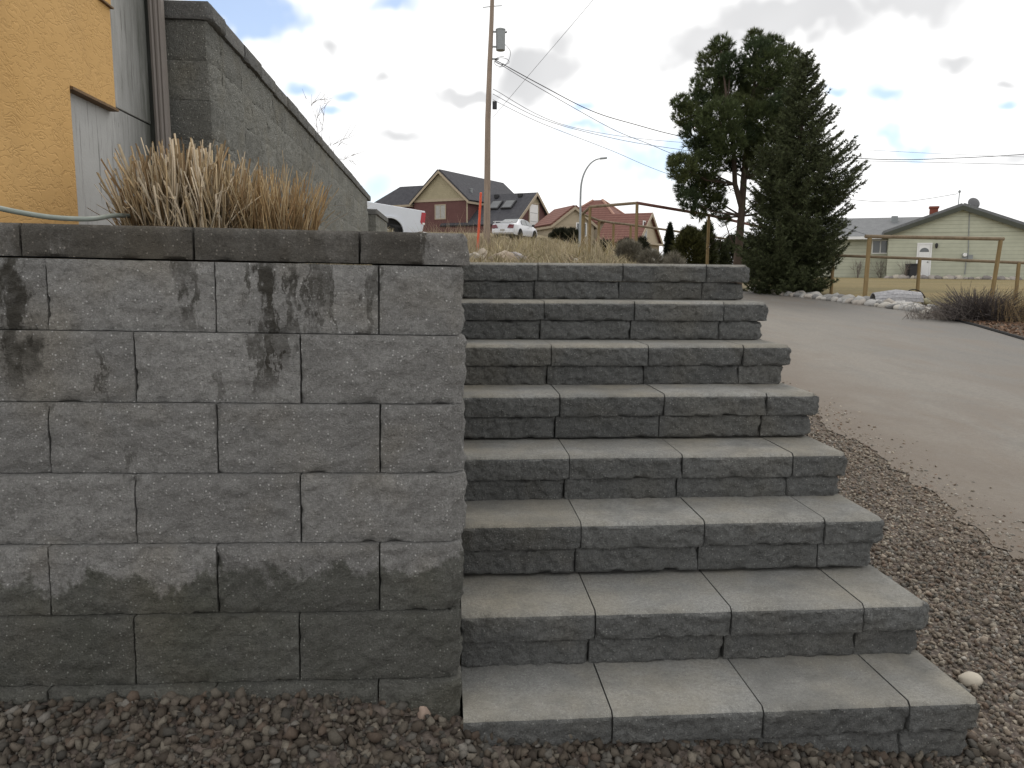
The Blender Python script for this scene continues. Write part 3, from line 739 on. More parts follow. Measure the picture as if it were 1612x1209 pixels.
def addst(x, y, smin, smax, lift, rg, tone=1.0):
    global off
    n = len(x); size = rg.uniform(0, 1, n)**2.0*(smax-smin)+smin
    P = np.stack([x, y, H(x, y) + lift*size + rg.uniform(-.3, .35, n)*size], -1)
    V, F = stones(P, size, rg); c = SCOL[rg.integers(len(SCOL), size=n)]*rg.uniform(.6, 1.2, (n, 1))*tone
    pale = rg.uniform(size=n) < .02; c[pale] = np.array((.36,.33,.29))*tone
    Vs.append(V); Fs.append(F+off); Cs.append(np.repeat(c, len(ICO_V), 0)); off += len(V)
rg = np.random.default_rng(21)
def in_bed(x, y):
    r = np.interp(y, [-3,1.7,3.06,4.8,8.2], [2.95,3.0,3.2,3.4,3.6]) + rg.normal(-.03, .17, len(x))
    stair = (y > -.02) & (y < 2.45) & (x < 1.56)
    wallm = (x < .05) & (y > .01)
    return (x < r) & ~stair & ~wallm
x, y = gravel_points(19000, (-1.75, 1.7), (-.55, .02), rg, in_bed); addst(x, y, .009, .042, .25, rg, .40)  # front stones tinted darker, the shade at the wall foot put into their colour
x, y = gravel_points(27000, (1.5, 3.3), (-.5, 1.6), rg, in_bed); addst(x, y, .009, .028, .25, rg, .85)
x, y = gravel_points(23000, (1.5, 3.6), (1.6, 3.9), rg, in_bed); addst(x, y, .011, .026, .25, rg)
x, y = gravel_points(9000, (1.5, 3.8), (3.9, 6.4), rg, in_bed); addst(x, y, .018, .03, .2, rg)
# scattered on the drive edge
y = rg.uniform(0, 8, 2600); x = np.interp(y, [0,1.7,3.06,4.8,8.2], [2.85,2.85,3.05,3.27,3.55]) + np.abs(rg.normal(0,.16,2600)); k = rg.uniform(size=2600) < .8; addst(x[k], y[k], .008, .018, .35, rg)
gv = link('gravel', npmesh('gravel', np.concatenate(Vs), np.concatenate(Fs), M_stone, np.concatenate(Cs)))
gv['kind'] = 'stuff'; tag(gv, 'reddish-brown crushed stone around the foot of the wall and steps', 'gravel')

def cobble(name, pos, sz, col, label, cat, seed, rot=0, jag=.03, tilt=(0,0), group=None, rough=.7, fine=ICO3_V, ff=ICO3_F):
    V = np.array([Vector(v) * (1 + jag*2.2*fbm(v[0]*1.3+seed, v[1]*1.3, v[2]*1.3, 3)) for v in fine]) * np.array(sz)*.5
    me = npmesh(name, V, ff, mottled(name+'_stone', col, .12, 14, rough, .3, .25, 70), smooth=True)
    o = link(name, me, None, pos, (tilt[0], tilt[1], rot)); return tag(o, label, cat, group)
p = G(1527, 1079); cobble('cobble', (p.x, p.y, p.z+.022), (.093,.066,.050), (.40,.36,.295), 'smooth pale oval cobble on the gravel right of the lowest step', 'stone', 3, .3)
p = G(667, 1137); cobble('rock', (p.x, p.y-.004, p.z+.028), (.042,.034,.062), (.30,.225,.18), 'pinkish upright stone leaning at the wall corner', 'stone', 9, .4, .12)
p = G(723, 1161); cobble('rock', (p.x, p.y, p.z+.012), (.034,.022,.020), (.46,.40,.32), 'small whitish stone at the left foot of the lowest step', 'stone', 12, 1.2, .08)
p = G(1540, 1203); cobble('rock', (p.x, p.y, p.z+.012), (.060,.022,.022), (.42,.36,.25), 'flat yellowish stone at the bottom right corner of the steps', 'stone', 15, .1, .1)
p = G(190, 1092); cobble('rock', (p.x, p.y-.01, p.z+.016), (.036,.03,.032), (.30,.27,.24), 'pale grey stone against the wall among the darker gravel', 'stone', 17, .9, .12)
# ------------------------------------------------------------------ background
def hit(px, py, P0, n):                      # view ray of a pixel against a plane
    d = ray(px, py); return CAM + d*((P0-CAM).dot(n)/d.dot(n))
def level(px, py, z):
    d = ray(px, py); return CAM + d*((z-CAM.z)/d.z)
def m_roof(c1, c2, sc=5.5):
    def fn(t):
        p = t.obj(); b = t.new('ShaderNodeTexBrick'); t.put(b.inputs['Vector'], t.scale3(p, (1,1,1)))
        n = t.noise(p, 3.0, 5, .65); n2 = t.noise(p, 18, 3, .6)
        c = t.mix(t.mapr(n, .3, .7), c1, c2); return (t.mix(t.mapr(n2, .45, .7, 0, .5), c, tuple(q*.6 for q in c1)), t.bump(n2, .5, .03))
    return fn
M_shingle = material('dark_shingles', m_roof((.045,.045,.052),(.075,.075,.083)), .9, .2)
M_greyroof = material('grey_shingles', m_roof((.15,.155,.16),(.20,.205,.21)), .9, .2)
def m_tile(t):
    p = t.obj(); z = t.sep(p)[2]; w = t.math('FRACT', t.math('MULTIPLY', z, 4.2)); n = t.noise(p, 6, 4)
    c = t.mix(t.mapr(n, .3, .7), (.165,.078,.062), (.215,.108,.088)); c = t.mix(t.mapr(w, .40, .1, 0, .8), c, (.085,.03,.024))
    return (c, t.bump(w, .7, .05))
M_tile = material('red_tiles', m_tile, .8, .2)
def m_siding(c, sp, dk=.6):
    def fn(t):
        p = t.obj(); z = t.sep(p)[2]; w = t.math('FRACT', t.math('MULTIPLY', z, 1/sp)); n = t.noise(p, 2, 4)
        k = t.mapr(n, .3, .7, .93, 1.07); cc = t.vmath('MULTIPLY', c, t.comb(k, k, k))
        return (t.mix(t.mapr(w, .14, .02, 0, .75), cc, tuple(q*dk for q in c)), t.bump(w, .6, .02))
    return fn
M_maroon = material('maroon_siding', m_siding((.125,.062,.058), .2, .8), .8, .2)
M_beige = material('beige_siding', m_siding((.34,.30,.205), .2, .75), .8, .2)
M_green = material('pale_green_siding', m_siding((.45,.46,.365), .235, .5), .8, .2)
M_cream = mottled('cream_stucco', (.40,.34,.25), .06, 1, .9, .2, .2, 20)
M_trim = mottled('tan_trim', (.36,.30,.22), .06, 4, .7, .3, .05)
M_white = mottled('white_paint', (.74,.74,.73), .04, 3, .55, .4, .03)
M_darktrim = mottled('dark_green_trim', (.06,.065,.05), .1, 3, .6, .3, .03)
M_pane = mottled('skylight_pane', (.13,.135,.14), .15, 2, .6, .2, 0)
M_glass = mottled('window_glass', (.10,.11,.115), .3, 1.2, .08, .6, 0)
M_curtain = mottled('curtained_glass', (.30,.29,.27), .12, 4, .15, .5, 0)
M_brick = mottled('brick_chimney', (.20,.065,.045), .25, 14, .9, .2, .4, 40)
M_grey = mottled('grey_metal', (.23,.245,.25), .08, 6, .5, .5, .05)
M_dark = mottled('dark_plastic', (.03,.03,.032), .15, 9, .6, .3, .1)
M_black = mottled('rubber', (.018,.018,.018), .15, 9, .8, .2, .1)

class House:
    def __init__(s, name, O, yax, label, cat='house'):
        s.r = empty(name, O, label, cat, rz=math.atan2(yax.y, yax.x)-math.pi/2)
        s.O = Vector(O); s.Y = yax.normalized(); s.X = Vector((s.Y.y, -s.Y.x, 0))
    def loc(s, p): d = p-s.O; return Vector((d.dot(s.X), d.dot(s.Y), d.z))
    def part(s, m, nm, mat, parent=None, **k): return m.build(nm, mat, parent or s.r, **k)
    def gable(s, x0, hw, ya, yb, ze, zr, z0, wallm, roofm, over=.35, gm=None, trim=None, ends=(True, True), th=.18):
        """a block with its ridge along local y at x0"""
        m = MB().box(x0-hw, x0+hw, ya, yb, z0, ze); s.part(m, 'wall', wallm)
        k = (zr-ze)/hw
        for e, yy in zip(ends, (ya, yb)):
            if not e: continue
            d = -1 if yy == ya else 1
            g = MB().prism([(x0-hw, ze+.004), (x0+hw, ze+.004), (x0, zr-.02)], 'y', yy-.02*d if False else yy, yy-d*.3); g.v = [(x, y+d*.02, z) for x, y, z in g.v]
            s.part(g, 'gable_wall', gm or wallm)
        for sd in (-1, 1):
            xe = x0+sd*(hw+over); zz = ze-k*over
            q = [(x0, ya-over, zr+.1), (xe, ya-over, zz+.1), (xe, yb+over, zz+.1), (x0, yb+over, zr+.1)]
            if sd > 0: q = q
            m = MB().slab(q if sd < 0 else q[::-1], th); s.part(m, 'roof', roofm)
            if trim:
                for e, yy in zip(ends, (ya-over-.05, yb+over+.01)):
                    if not e: continue
                    t = MB().prism([(x0, zr+.12), (xe, zz+.12), (xe, zz-.16), (x0, zr-.16)], 'y', yy, yy+.045); s.part(t, 'rake_board', trim)
                t = MB().box(min(xe, xe+.03*sd), max(xe, xe+.03*sd), ya-over, yb+over, zz-.14, zz+.08); s.part(t, 'fascia', trim)
def window(h, x0, x1, y, z0, z1, fm, gm, mull=1, axis='y', d=-1, fr=.09):
    def bx(a, b, c0, c1, e, f):
        return MB().box(a, b, min(c0,c1), max(c0,c1), e, f) if axis == 'y' else MB().box(min(c0,c1), max(c0,c1), a, b, e, f)
    w = h.part(bx(x0, x1, y+d*.01, y+d*.03, z0, z1), 'window', gm)
    def fp(m): 
        o = m.build('frame', fm, w); return o
    for a, b, e, f in ((x0-fr, x1+fr, z1, z1+fr), (x0-fr, x1+fr, z0-fr, z0), (x0-fr, x0, z0, z1), (x1, x1+fr, z0, z1)): fp(bx(a, b, y+d*.005, y+d*.06, e, f))
    for i in range(mull):
        c = x0+(x1-x0)*(i+1)/(mull+1); fp(bx(c-.03, c+.03, y+d*.005, y+d*.05, z0+.002, z1-.002))
    return w
# --- brown house --------------------------------------------------------------
A = PY(690, 270, 82.5); B = level(795, 292, A.z); yx = (B-A); yx.z = 0
gz = Hs(A.x, A.y)
bh = House('house', (A.x, A.y, gz), yx, 'maroon and beige house with dark gabled roof behind the utility pole')
nY = bh.Y
e_ = bh.loc(hit(737, 317, A, nY)); L = yx.length
zr = A.z-gz; ze = e_.z + .25; hw = e_.x-.3
bh.gable(0, hw, .35, L-1, ze, zr, -1.5, M_maroon, M_shingle, .35, M_beige, M_trim)
bh.part(MB().box(-hw, hw, .27, .34, ze-.1, ze+.16), 'band_board', M_trim)
a = bh.loc(hit(683, 344, A, nY)); b = bh.loc(hit(698, 322.5, A, nY)); window(bh, a.x, b.x, .35, a.z, b.z, M_trim, M_curtain)
bh.part(MB().box(hw-.1, hw+.03, .3, .37, -1, ze-.1), 'corner_board', M_trim)
# cross wing with the low sweeping roof: ridge runs along local x
A2 = level(846, 304, 0) if False else None
apx = PY(846, 304, 81.5); la = bh.loc(apx)
rb_ = bh.loc(hit(877, 361, apx, bh.X)); lb_ = bh.loc(hit(814, 352, apx, bh.X))
hw2 = .5*(abs(rb_.y-la.y)+abs(lb_.y-la.y)); zr2 = la.z; ze2 = min(rb_.z, lb_.z)
xl = max(-hw+.5, la.x-9)
def wing(h, xa, xb, yc, hw, ze, zr, z0, wallm, roofm, trim, over=.3):
    """block with its ridge along local x, gable at xb"""
    h.part(MB().box(xa, xb-.3, yc-hw+.2, yc+hw-.2, z0, ze), 'wall', wallm)
    h.part(MB().prism([(yc-hw+.15, ze+.003), (yc+hw-.15, ze+.003), (yc, zr-.03)], 'x', xb-.6, xb-.28), 'gable_wall', wallm)
    for sd in (-1, 1):
        q = [(xa, yc, zr+.08), (xb, yc, zr+.08), (xb, yc+sd*hw, ze+.08), (xa, yc+sd*hw, ze+.08)]
        h.part(MB().slab(q if sd > 0 else q[::-1], .16), 'roof', roofm)
        h.part(MB().prism([(yc, zr+.1), (yc+sd*hw, ze+.1), (yc+sd*hw, ze-.25), (yc, zr-.25)], 'x', xb+.002, xb+.06), 'rake_board', trim)
wing(bh, xl, la.x, la.y, hw2, ze2, zr2, -2, M_maroon, M_shingle, M_trim)
# tall white door and beige peak in its gable
gx = la.x-.28
a = bh.loc(hit(837, 356, apx, bh.X)); b = bh.loc(hit(850, 323, apx, bh.X))
dr = bh.part(MB().box(gx, gx+.06, a.y, b.y, ze2-1.2, b.z), 'door', M_white)
for q in (.25, .5, .75): dr_ = MB().box(gx+.06, gx+.07, a.y+.1, b.y-.1, ze2-1.2+(b.z-ze2+1.2)*q-.02, ze2-1.2+(b.z-ze2+1.2)*q+.02).build('groove', M_grey, dr)
bh.part(MB().prism([(la.y-hw2*.27, b.z+.2), (la.y+hw2*.27, b.z+.2), (la.y, zr2-.2)], 'x', gx, gx+.03), 'peak_panel', M_beige)
for yy in (a.y-.22, b.y+.06): bh.part(MB().box(gx+.001, gx+.08, yy, yy+.16, ze2-1.2, b.z+.15), 'door_casing', M_trim)
bh.part(MB().box(gx+.001, gx+.08, a.y-.22, b.y+.22, b.z+.02, b.z+.2), 'door_casing', M_trim)
k2 = (zr2-ze2)/hw2
def sky_light(px0, px1, py0, py1):
    n = Vector((0, -k2, 1)).normalized(); P0 = bh.O + bh.X*la.x + bh.Y*la.y + Vector((0,0,zr2+.12))
    nwv = bh.Y*(-k2) + Vector((0,0,1)); nwv.normalize()
    c = bh.loc(hit((px0+px1)/2, (py0+py1)/2, P0, nwv))
    for (w, l, t, nm, m) in ((.62,.75,.16,'skylight',M_dark),):
        o = bh.part(MB().box(-w, w, -l, l, -.02, t), nm, m); o.location = c; o.rotation_euler = (math.atan(k2), 0, 0)
        MB().box(-w+.12, w-.12, -l+.12, l-.12, t+.002, t+.02).build('pane', M_pane, o)
sky_light(773, 787, 318, 330); sky_light(794, 808, 317, 329)
for px, py in ((782, 311), (819, 309)):
    P0 = bh.O + bh.Y*la.y + Vector((0,0,zr2+.12)); nwv = (bh.Y*(-k2) + Vector((0,0,1))).normalized(); c = bh.loc(hit(px, py, P0, nwv))
    bh.part(MB().box(c.x-.22, c.x+.22, c.y-.2, c.y+.2, c.z-.05, c.z+.3), 'roof_vent', M_dark)
k1 = (zr-ze)/hw; P0 = bh.O + Vector((0,0,zr+.1)); nwv = (bh.X*k1 + Vector((0,0,1))).normalized(); c = bh.loc(hit(742, 306, P0, nwv))
bh.part(MB().lathe([(.13,-.3),(.13,.5),(.17,.5),(.17,.6)], 8, c), 'roof_vent', M_grey)
# left hip wing
R1 = level(630, 294, A.z-.75); R2 = level(672, 292, A.z-.75)
c1 = bh.loc(R1); c2_ = bh.loc(R2); zt = c1.z; zb = ze-.2; dz = zt-zb
yc = c1.y; m = MB(); hwid = dz*1.15; xa = c1.x; xb_ = -hw+.6
pts = [(xa, yc, zt), (xb_, yc, zt), (xb_, yc-hwid, zb), (xa-hwid, yc-hwid, zb), (xa-hwid, yc+hwid, zb), (xb_, yc+hwid, zb)]
m.add(pts, [(0,3,2,1), (0,4,3), (0,1,5,4), (2,3,4,5)]); bh.part(m, 'roof', M_shingle)
bh.part(MB().box(xa-hwid+.4, xb_, yc-hwid+.4, yc+hwid-.4, -2, zb-.01), 'wall', M_maroon)
bh.part(MB().box(xa-hwid-.02, xb_, yc-hwid-.05, yc-hwid+.0, zb-.16, zb+.06), 'fascia', M_trim)
# --- house with a tan roof, only its top shows --------------------------------
q = PY(612, 313, 108); gq = Hs(q.x, q.y)
th = House('house', (q.x, q.y, gq), Vector((1,.25,0)), 'small distant house with tan roof, peeping over the white pickup')
M_tanroof = mottled('tan_shingles', (.30,.19,.09), .15, 3, .9, .2, .3)
zt = q.z-gq; wing(th, -4, .3, 0, 4.2, zt-1.5, zt, -3, M_cream, M_tanroof, M_trim)
# --- red tiled house -----------------------------------------------------------
Xd = bh.Y                                    # same street grid as the brown house
apr = PY(1027, 336, 72); gr = 1.3
rh_ = House('house', (apr.x, apr.y, gr), bh.Y, 'cream house with red tiled roofs and garage behind the rail fence')
zr = apr.z-gr; 
fb = rh_.loc(hit(1004, 383, apr, rh_.X)); bb = rh_.loc(hit(1042, 384, apr, rh_.X)); hw = .5*(abs(fb.y)+abs(bb.y)); ze = .5*(fb.z+bb.z)
xe_ = rh_.loc(hit(936, 378, apr - rh_.Y*hw, rh_.Y)).x
wing(rh_, xe_, 0, 0, hw, ze, zr, -.5, M_cream, M_tile, M_trim)
gx = -.28
a = rh_.loc(hit(1019, 370, apr, rh_.X)); window(rh_, a.y-.45, a.y+.45, gx, a.z-.3, a.z+1.2, M_white, M_glass, 1, 'x', 1)
rh_.part(MB().prism([(-hw+.2, ze-.1), (hw, ze-.1), (hw, ze+.06), (-hw+.2, ze+.06)], 'x', gx+.02, .3), 'garage_eave', M_trim)
for yy in (-hw*.5, hw*.32):
    g = rh_.part(MB().box(gx, gx+.05, yy-1.2, yy+1.2, -.5, ze-.45), 'garage_door', M_white)
    for kx in (-.6, .6):
        pts = [(yy+kx+.5*math.cos(t_*math.pi/8), ze-1.05+.42*math.sin(t_*math.pi/8)) for t_ in range(9)]
        MB().prism(pts, 'x', gx+.055, gx+.07).build('arched_pane', M_curtain, g)
# upper hipped roof block
pk = level(941, 315, apr.z+1.9); c = rh_.loc(pk); zt = c.z; zb = zr-.55; r_ = (zt-zb)*1.25
def hip(h, cx, cy, lx, rx, ry, zt, zb, mat, rim, nm='roof'):
    m = MB(); m.add([(cx-lx,cy,zt),(cx+lx,cy,zt),(cx-lx-rx,cy-ry,zb),(cx+lx+rx,cy-ry,zb),(cx+lx+rx,cy+ry,zb),(cx-lx-rx,cy+ry,zb)], [(0,2,3,1),(1,3,4),(0,1,4,5),(0,5,2),(5,4,3,2)])
    o = h.part(m, nm, mat)
    for a_, b_ in ((1,3),(1,4),(0,2)):
        P = m.v[a_]; Q = m.v[b_]; MB().tube([P, Q], .13, 6).build('hip_cap', rim, o)
M_hipcap = mottled('pale_hip_tiles', (.36,.21,.16), .1, 3, .8, .2, .1)
hip(rh_, c.x, c.y, .5, r_, r_, zt, zb, M_tile, M_hipcap)
rh_.part(MB().box(c.x-r_+.1, c.x+r_-.1, c.y-r_+.3, c.y+r_-.3, 0, zb-.02), 'wall', M_cream)
hip(rh_, c.x+2.6, c.y+2.0, 1.3, 1.0, 1.6, zr+.45, zr-.7, M_tile, M_hipcap)
# left wing: gable turned to the street
ag = PY(905, 327, 73); ga = Vector((-.22, .975, 0))
w2 = House('house', (ag.x, ag.y, gr), ga, 'cream gabled wing with red roof, left of the red tiled house', 'house')
zw = ag.z-gr; el = w2.loc(hit(877, 353, ag, w2.Y)); er = w2.loc(hit(941, 352, ag, w2.Y)); hw_ = .5*(abs(el.x)+abs(er.x))
w2.gable(0, hw_, .2, 5.0, el.z, zw, -.5, M_cream, M_tile, .3, M_cream, M_trim)
a = w2.loc(hit(917, 362, ag, w2.Y)); window(w2, a.x-.5, a.x+.4, .2, a.z-.5, a.z+.6, M_white, M_glass, 1)
def rootM(o): return Matrix.Translation(o.location) @ o.rotation_euler.to_matrix().to_4x4()
for o in list(w2.r.children):                # the wing belongs to the same house
    o.parent = rh_.r; o.matrix_basis = rootM(rh_.r).inverted() @ rootM(w2.r)
bpy.data.objects.remove(w2.r)

# --- pale green bungalow -------------------------------------------------------
gy = 46.0
GB = PY(1500, 437, gy); base = GB; gh = House('house', (base.x, gy, base.z), Vector((math.sin(R(27)), math.cos(R(27)), 0)), 'pale green bungalow with white door and brick chimney across the lawn')
def gp(px, py, y=gy): return gh.loc(hit(px, py, GB+gh.Y*(y-gy), gh.Y))
pk = gp(1515, 327); el = gp(1400, 368); hwg = pk.x-el.x-.0; 
gh.gable(pk.x, hwg, 0, 13, el.z+.02, pk.z, -.6, M_green, M_greyroof, .3, M_green, M_darktrim)
# left wing
zrw = gp(1420, 342, 52).z; 
gh.part(MB().box(-6.5+el.x, el.x-.01, 1.6, 10, -.6, gp(1380, 374, 47.6).z), 'wall', M_green)
ex = gp(1340, 373, 47); 
for ya, yb, za, zb in ((1.0, 6.0, ex.z, zrw), (11.0, 6.0, ex.z, zrw)):
    q = [(el.x-7, ya, za), (pk.x, ya, za), (pk.x, yb, zb), (el.x-7, yb, zb)]
    if ya < 2: q[1] = (el.x-.36, ya, za); 
    gh.part(MB().slab(q if ya < yb else q[::-1], .15), 'roof', M_greyroof)
gh.part(MB().box(el.x-7, el.x-.4, .96, 1.0, ex.z-.16, ex.z+.02), 'fascia', M_white)
a = gp(1373.5, 398, 47.6); b = gp(1398.5, 379, 47.6); window(gh, a.x, b.x, 1.6, a.z, b.z, M_white, M_glass, 1, fr=.07)
a = gp(1443, 436); b = gp(1465, 385)
d = gh.part(MB().box(a.x, b.x, -.05, -.005, a.z, b.z), 'door', M_white, bevel=.01)
pts = [((a.x+b.x)/2+.27*math.cos(i*math.pi/10), b.z-.46+.26*math.sin(i*math.pi/10)) for i in range(11)]
MB().prism(pts, 'y', -.062, -.051).build('fan_light', M_glass, d)
MB().lathe([(.03,0),(.045,.02),(.045,.06)], 10, (0,0,0)).xform(Matrix.Translation((b.x-.1, -.11, a.z+.95)) @ Matrix.Rotation(R(-90),4,'X')).build('door_knob', M_grey, d)
for q in ((a.x-.1, a.x-.005, a.z, b.z), (b.x+.005, b.x+.1, a.z, b.z), (a.x-.1, b.x+.1, b.z+.005, b.z+.11)): gh.part(MB().box(q[0], q[1], -.07, -.003, q[2], q[3]), 'door_casing', M_white)
gh.part(MB().box(a.x-.15, b.x+.15, -.35, -.003, a.z-.16, a.z-.02), 'door_step', M_conc)
c = gp(1474, 387); l = gh.part(MB().lathe([(.05,-.16),(.09,.0),(.09,.1),(.03,.17)], 10, (c.x, -.16, c.z)), 'wall_lamp', M_dark); MB().box(c.x-.03, c.x+.03, -.1, -.003, c.z+.03, c.z+.09).build('bracket', M_dark, l)
c = gp(1521, 402); mt = gh.part(MB().box(c.x-.22, c.x+.05, -.16, -.004, c.z-.25, c.z+.12), 'meter_box', M_grey); MB().lathe([(.12,0),(.12,.14),(.09,.17)], 14).xform(Matrix.Translation((c.x-.1,-.161,c.z+.02)) @ Matrix.Rotation(R(90),4,'X')).build('meter_dial', M_white, mt)
gh.part(MB().box(c.x+.08, c.x+.36, -.14, -.004, c.z-.3, c.z+.02), 'meter_box', M_grey)
top = gp(1526, 332); bot = gp(1519, 432)
gh.part(MB().tube([(top.x, -.04, top.z), (c.x+.1, -.04, c.z+.1), (c.x+.02, -.04, c.z-.4), (bot.x-.02, -.05, bot.z)], .028, 6), 'conduit', M_grey)
c = gp(1470.5, 325, 49); k = gh.part(MB().box(c.x-.24, c.x+.24, c.y-.24, c.y+.24, c.z-2.2, c.z-.14), 'chimney', M_brick); MB().box(c.x-.29, c.x+.29, c.y-.29, c.y+.29, c.z-.138, c.z).build('chimney_cap', M_brick, k)
c = gp(1508, 327, 46.6); mm = gh.part(MB().tube([(c.x, .6, c.z-.3), (c.x+.02, .6, c.z+.95)], .028, 6), 'mast', M_grey); MB().lathe([(.05,0),(.09,.05),(.03,.16)], 8, (c.x+.02, .6, c.z+.93)).build('mast_head', M_grey, mm)
c = gp(1533, 320, 46.8); dsh = MB().lathe([(.02,.10),(.16,.085),(.28,.05),(.36,.0),(.375,.004),(.29,.07),(.16,.115),(.02,.13)], 18); dsh.xform(Matrix.Translation((c.x, .8, c.z)) @ Matrix.Rotation(R(70),4,'X') @ Matrix.Rotation(R(20),4,'Y')); dd = gh.part(dsh, 'satellite_dish', mottled('dish_grey', (.12,.12,.125), .1, 4, .6, .3, .05))
MB().tube([(c.x, .85, c.z-.05), (c.x-.1, .9, c.z-.5)], .03, 6).build('dish_arm', M_grey, dd); MB().tube([(c.x, .75, c.z-.3), (c.x-.35, .3, c.z-.02)], .02, 6).build('feed_arm', M_grey, dd)
c = gp(1408, 344, 51); gh.part(MB().box(c.x-.2, c.x+.2, 4.6, 5.0, c.z-.4, c.z+.15), 'roof_vent', M_grey)
# rubbish bin by the door
p = GB + gh.X*gp(1434, 436, gy-.5).x - gh.Y*.5; bz = Hs(p.x, p.y)+.018
bn = empty('wheelie_bin', (p.x, p.y, bz), 'dark bin standing left of the white door', 'bin')
MB().prism([(-.22,0),(.22,0),(.27,.85),(-.27,.85)], 'y', -.24, .24).build('body', M_dark, bn, bevel=.02); MB().prism([(-.3,.852),(.3,.852),(.26,.95),(-.26,.93)], 'y', -.28, .28).build('lid', M_dark, bn, bevel=.01)
# bed stones along the house wall
BS = [npmesh('bed_stone', np.array([Vector(v)*(1+.35*fbm(v[0]+i*3, v[1], v[2], 3)) for v in ICO2_V])*np.array((.5,.4,.32)), ICO2_F, mottled('bed_stone_%d' % i, [(.33,.30,.27),(.22,.20,.19),(.42,.38,.32)][i], .15, 6, .85, .2, .3, 30), smooth=True) for i in range(3)]
for i in range(26):
    px = 1395 + i*8.3 + random.uniform(-3,3); p = GB + gh.X*gp(px, 440, gy-.6).x - gh.Y*(.6+random.uniform(-.15,.15)); s = random.uniform(.35,.75)
    o = link('bed_stone', BS[i % 3], None, (p.x, p.y, Hs(p.x,p.y)+.05), (0,0,random.uniform(0,6))); o.scale = (s,s,s)
    tag(o, 'grey stone edging the bungalow bed, ' + ('left of the white door' if px < 1440 else 'below the white door' if px < 1468 else 'between the white door and the meter boxes' if px < 1522 else 'right of the meter boxes'), 'stone', 'stones edging the bungalow bed')
# ------------------------------------------------------------------ poles, wires, lamp
def m_wood(c, sc=(30,30,2)):
    def fn(t):
        p = t.obj(); n = t.noise(t.scale3(p, sc), 1, 5, .65); n2 = t.noise(p, 3, 3)
        cc = t.mix(t.mapr(n, .3, .7), tuple(q*.68 for q in c), tuple(q*1.2 for q in c))
        return (t.mix(t.mapr(n2, .5, .75, 0, .4), cc, tuple(q*.6 for q in c)), t.bump(n, .5, .01))
    return fn
M_pole = material('pole_wood', m_wood((.285,.225,.18), (14,14,.6)), .9, .2)
M_post = material('post_wood', m_wood((.235,.17,.085), (18,18,1.5)), .85, .2)
M_rail = material('rail_wood', m_wood((.20,.155,.105), (6,6,6)), .85, .2)
M_redrail = material('reddish_rail_wood', m_wood((.20,.10,.085), (6,6,6)), .85, .2)
PYY = 34.0
pv = [PY(px, py, PYY) for px, py in ((766,400),(768,190),(771,100),(774,30),(776.5,-60))]
pv = [Vector((pv[0].x, PYY, Hs(pv[0].x, PYY)-.3))] + pv[1:]
up = empty('utility_pole', (pv[0].x, PYY, Hs(pv[0].x, PYY)), 'tall leaning wooden utility pole carrying a grey transformer', 'utility pole')
def rel(m, o): m.v = [tuple(Vector(v)-o.location) for v in m.v]; return m
rel(MB().tube(pv, [.16,.125,.108,.092,.08], 12), up).build('pole', M_pole, up, smooth=True)
c = PY(788, 62.5, PYY); tr_ = rel(MB().lathe([(.17,-.46),(.2,-.44),(.205,.38),(.215,.38),(.215,.43),(.13,.47)], 16, c), up).build('transformer', M_grey, up, smooth=True)
rel(MB().tube([c+Vector((.15,0,.3)), c+Vector((.28,0,.33))], .035, 6), up).build('bushing', M_dark, tr_)
for dz in (.32, -.3): rel(MB().box(c.x-.46, c.x-.19, PYY-.04, PYY+.04, c.z+dz-.03, c.z+dz+.03), up).build('bracket', M_grey, tr_)
c = PY(776, 166, PYY); rel(MB().box(c.x-.02, c.x+.17, PYY-.12, PYY+.05, c.z-.16, c.z+.16), up).build('junction_box', M_dark, up)
c = PY(777, 93, PYY); rel(MB().box(c.x-.05, c.x+.22, PYY-.05, PYY+.02, c.z-.03, c.z+.03), up).build('wire_hook', M_grey, up)
c = PY(775, 10, PYY); rel(MB().tube([c+Vector((-.4,0,-.06)), c, c+Vector((.42,0,.04))], .018, 5), up).build('insulator_arm', M_grey, up)
lp = [PY(785+7*math.cos(t)*(1+.1*t)+.8*t, 99+6*math.sin(t)-.4*t, PYY-.1) for t in np.linspace(0, 11, 40)]; rel(MB().tube(lp, .011, 5), up).build('wire_coil', M_dark, up)
lp = [PY(*q, PYY-.1) for q in ((795,70),(803,80),(802,92),(795,103),(786,106))]; rel(MB().tube(smooth_path(lp), .010, 5), up).build('drop_wire', M_dark, up)
WIRES = [('thick dark cable sagging from the pole, behind the trees, to the right', [(779,94,33.9),(850,133,35),(930,174,36),(1000,196,37),(1085,217,38),(1240,240,39),(1390,251,40),(1500,249,41),(1612,243,42),(1750,232,43)], .020),
  ('service wire dropping from the pole coil to the bungalow roof mast', [(779,96,33.9),(850,139,35),(960,201,37),(1020,226,38),(1085,251,40),(1250,300,43),(1400,318,45),(1508,305,46.6)], .014),
  ('upper of two thin lines leaving the pole above the junction box', [(776,148,33.9),(850,186,35),(940,212,36),(1040,231,37),(1200,250,38),(1400,254,39),(1612,259,40),(1750,262,41)], .012),
  ('lower of two thin lines leaving the pole at the junction box', [(776,157,33.9),(850,193,35),(960,236,37),(1055,275,39),(1200,318,42),(1372,372,47)], .011),
  ('thin faint line high above the trees at right', [(776,140,33.9),(900,200,40),(1085,225,50),(1340,235,56),(1480,242,60),(1612,247,64),(1750,250,68)], .012),
  ('thin guy line rising steeply to the right from the pole', [(775,186,33.9),(838,112,30),(908,30,26),(940,-8,24),(1010,-90,20)], .007)]
M_wire = mottled('black_wire', (.025,.025,.027), .1, 5, .6, .3, 0)
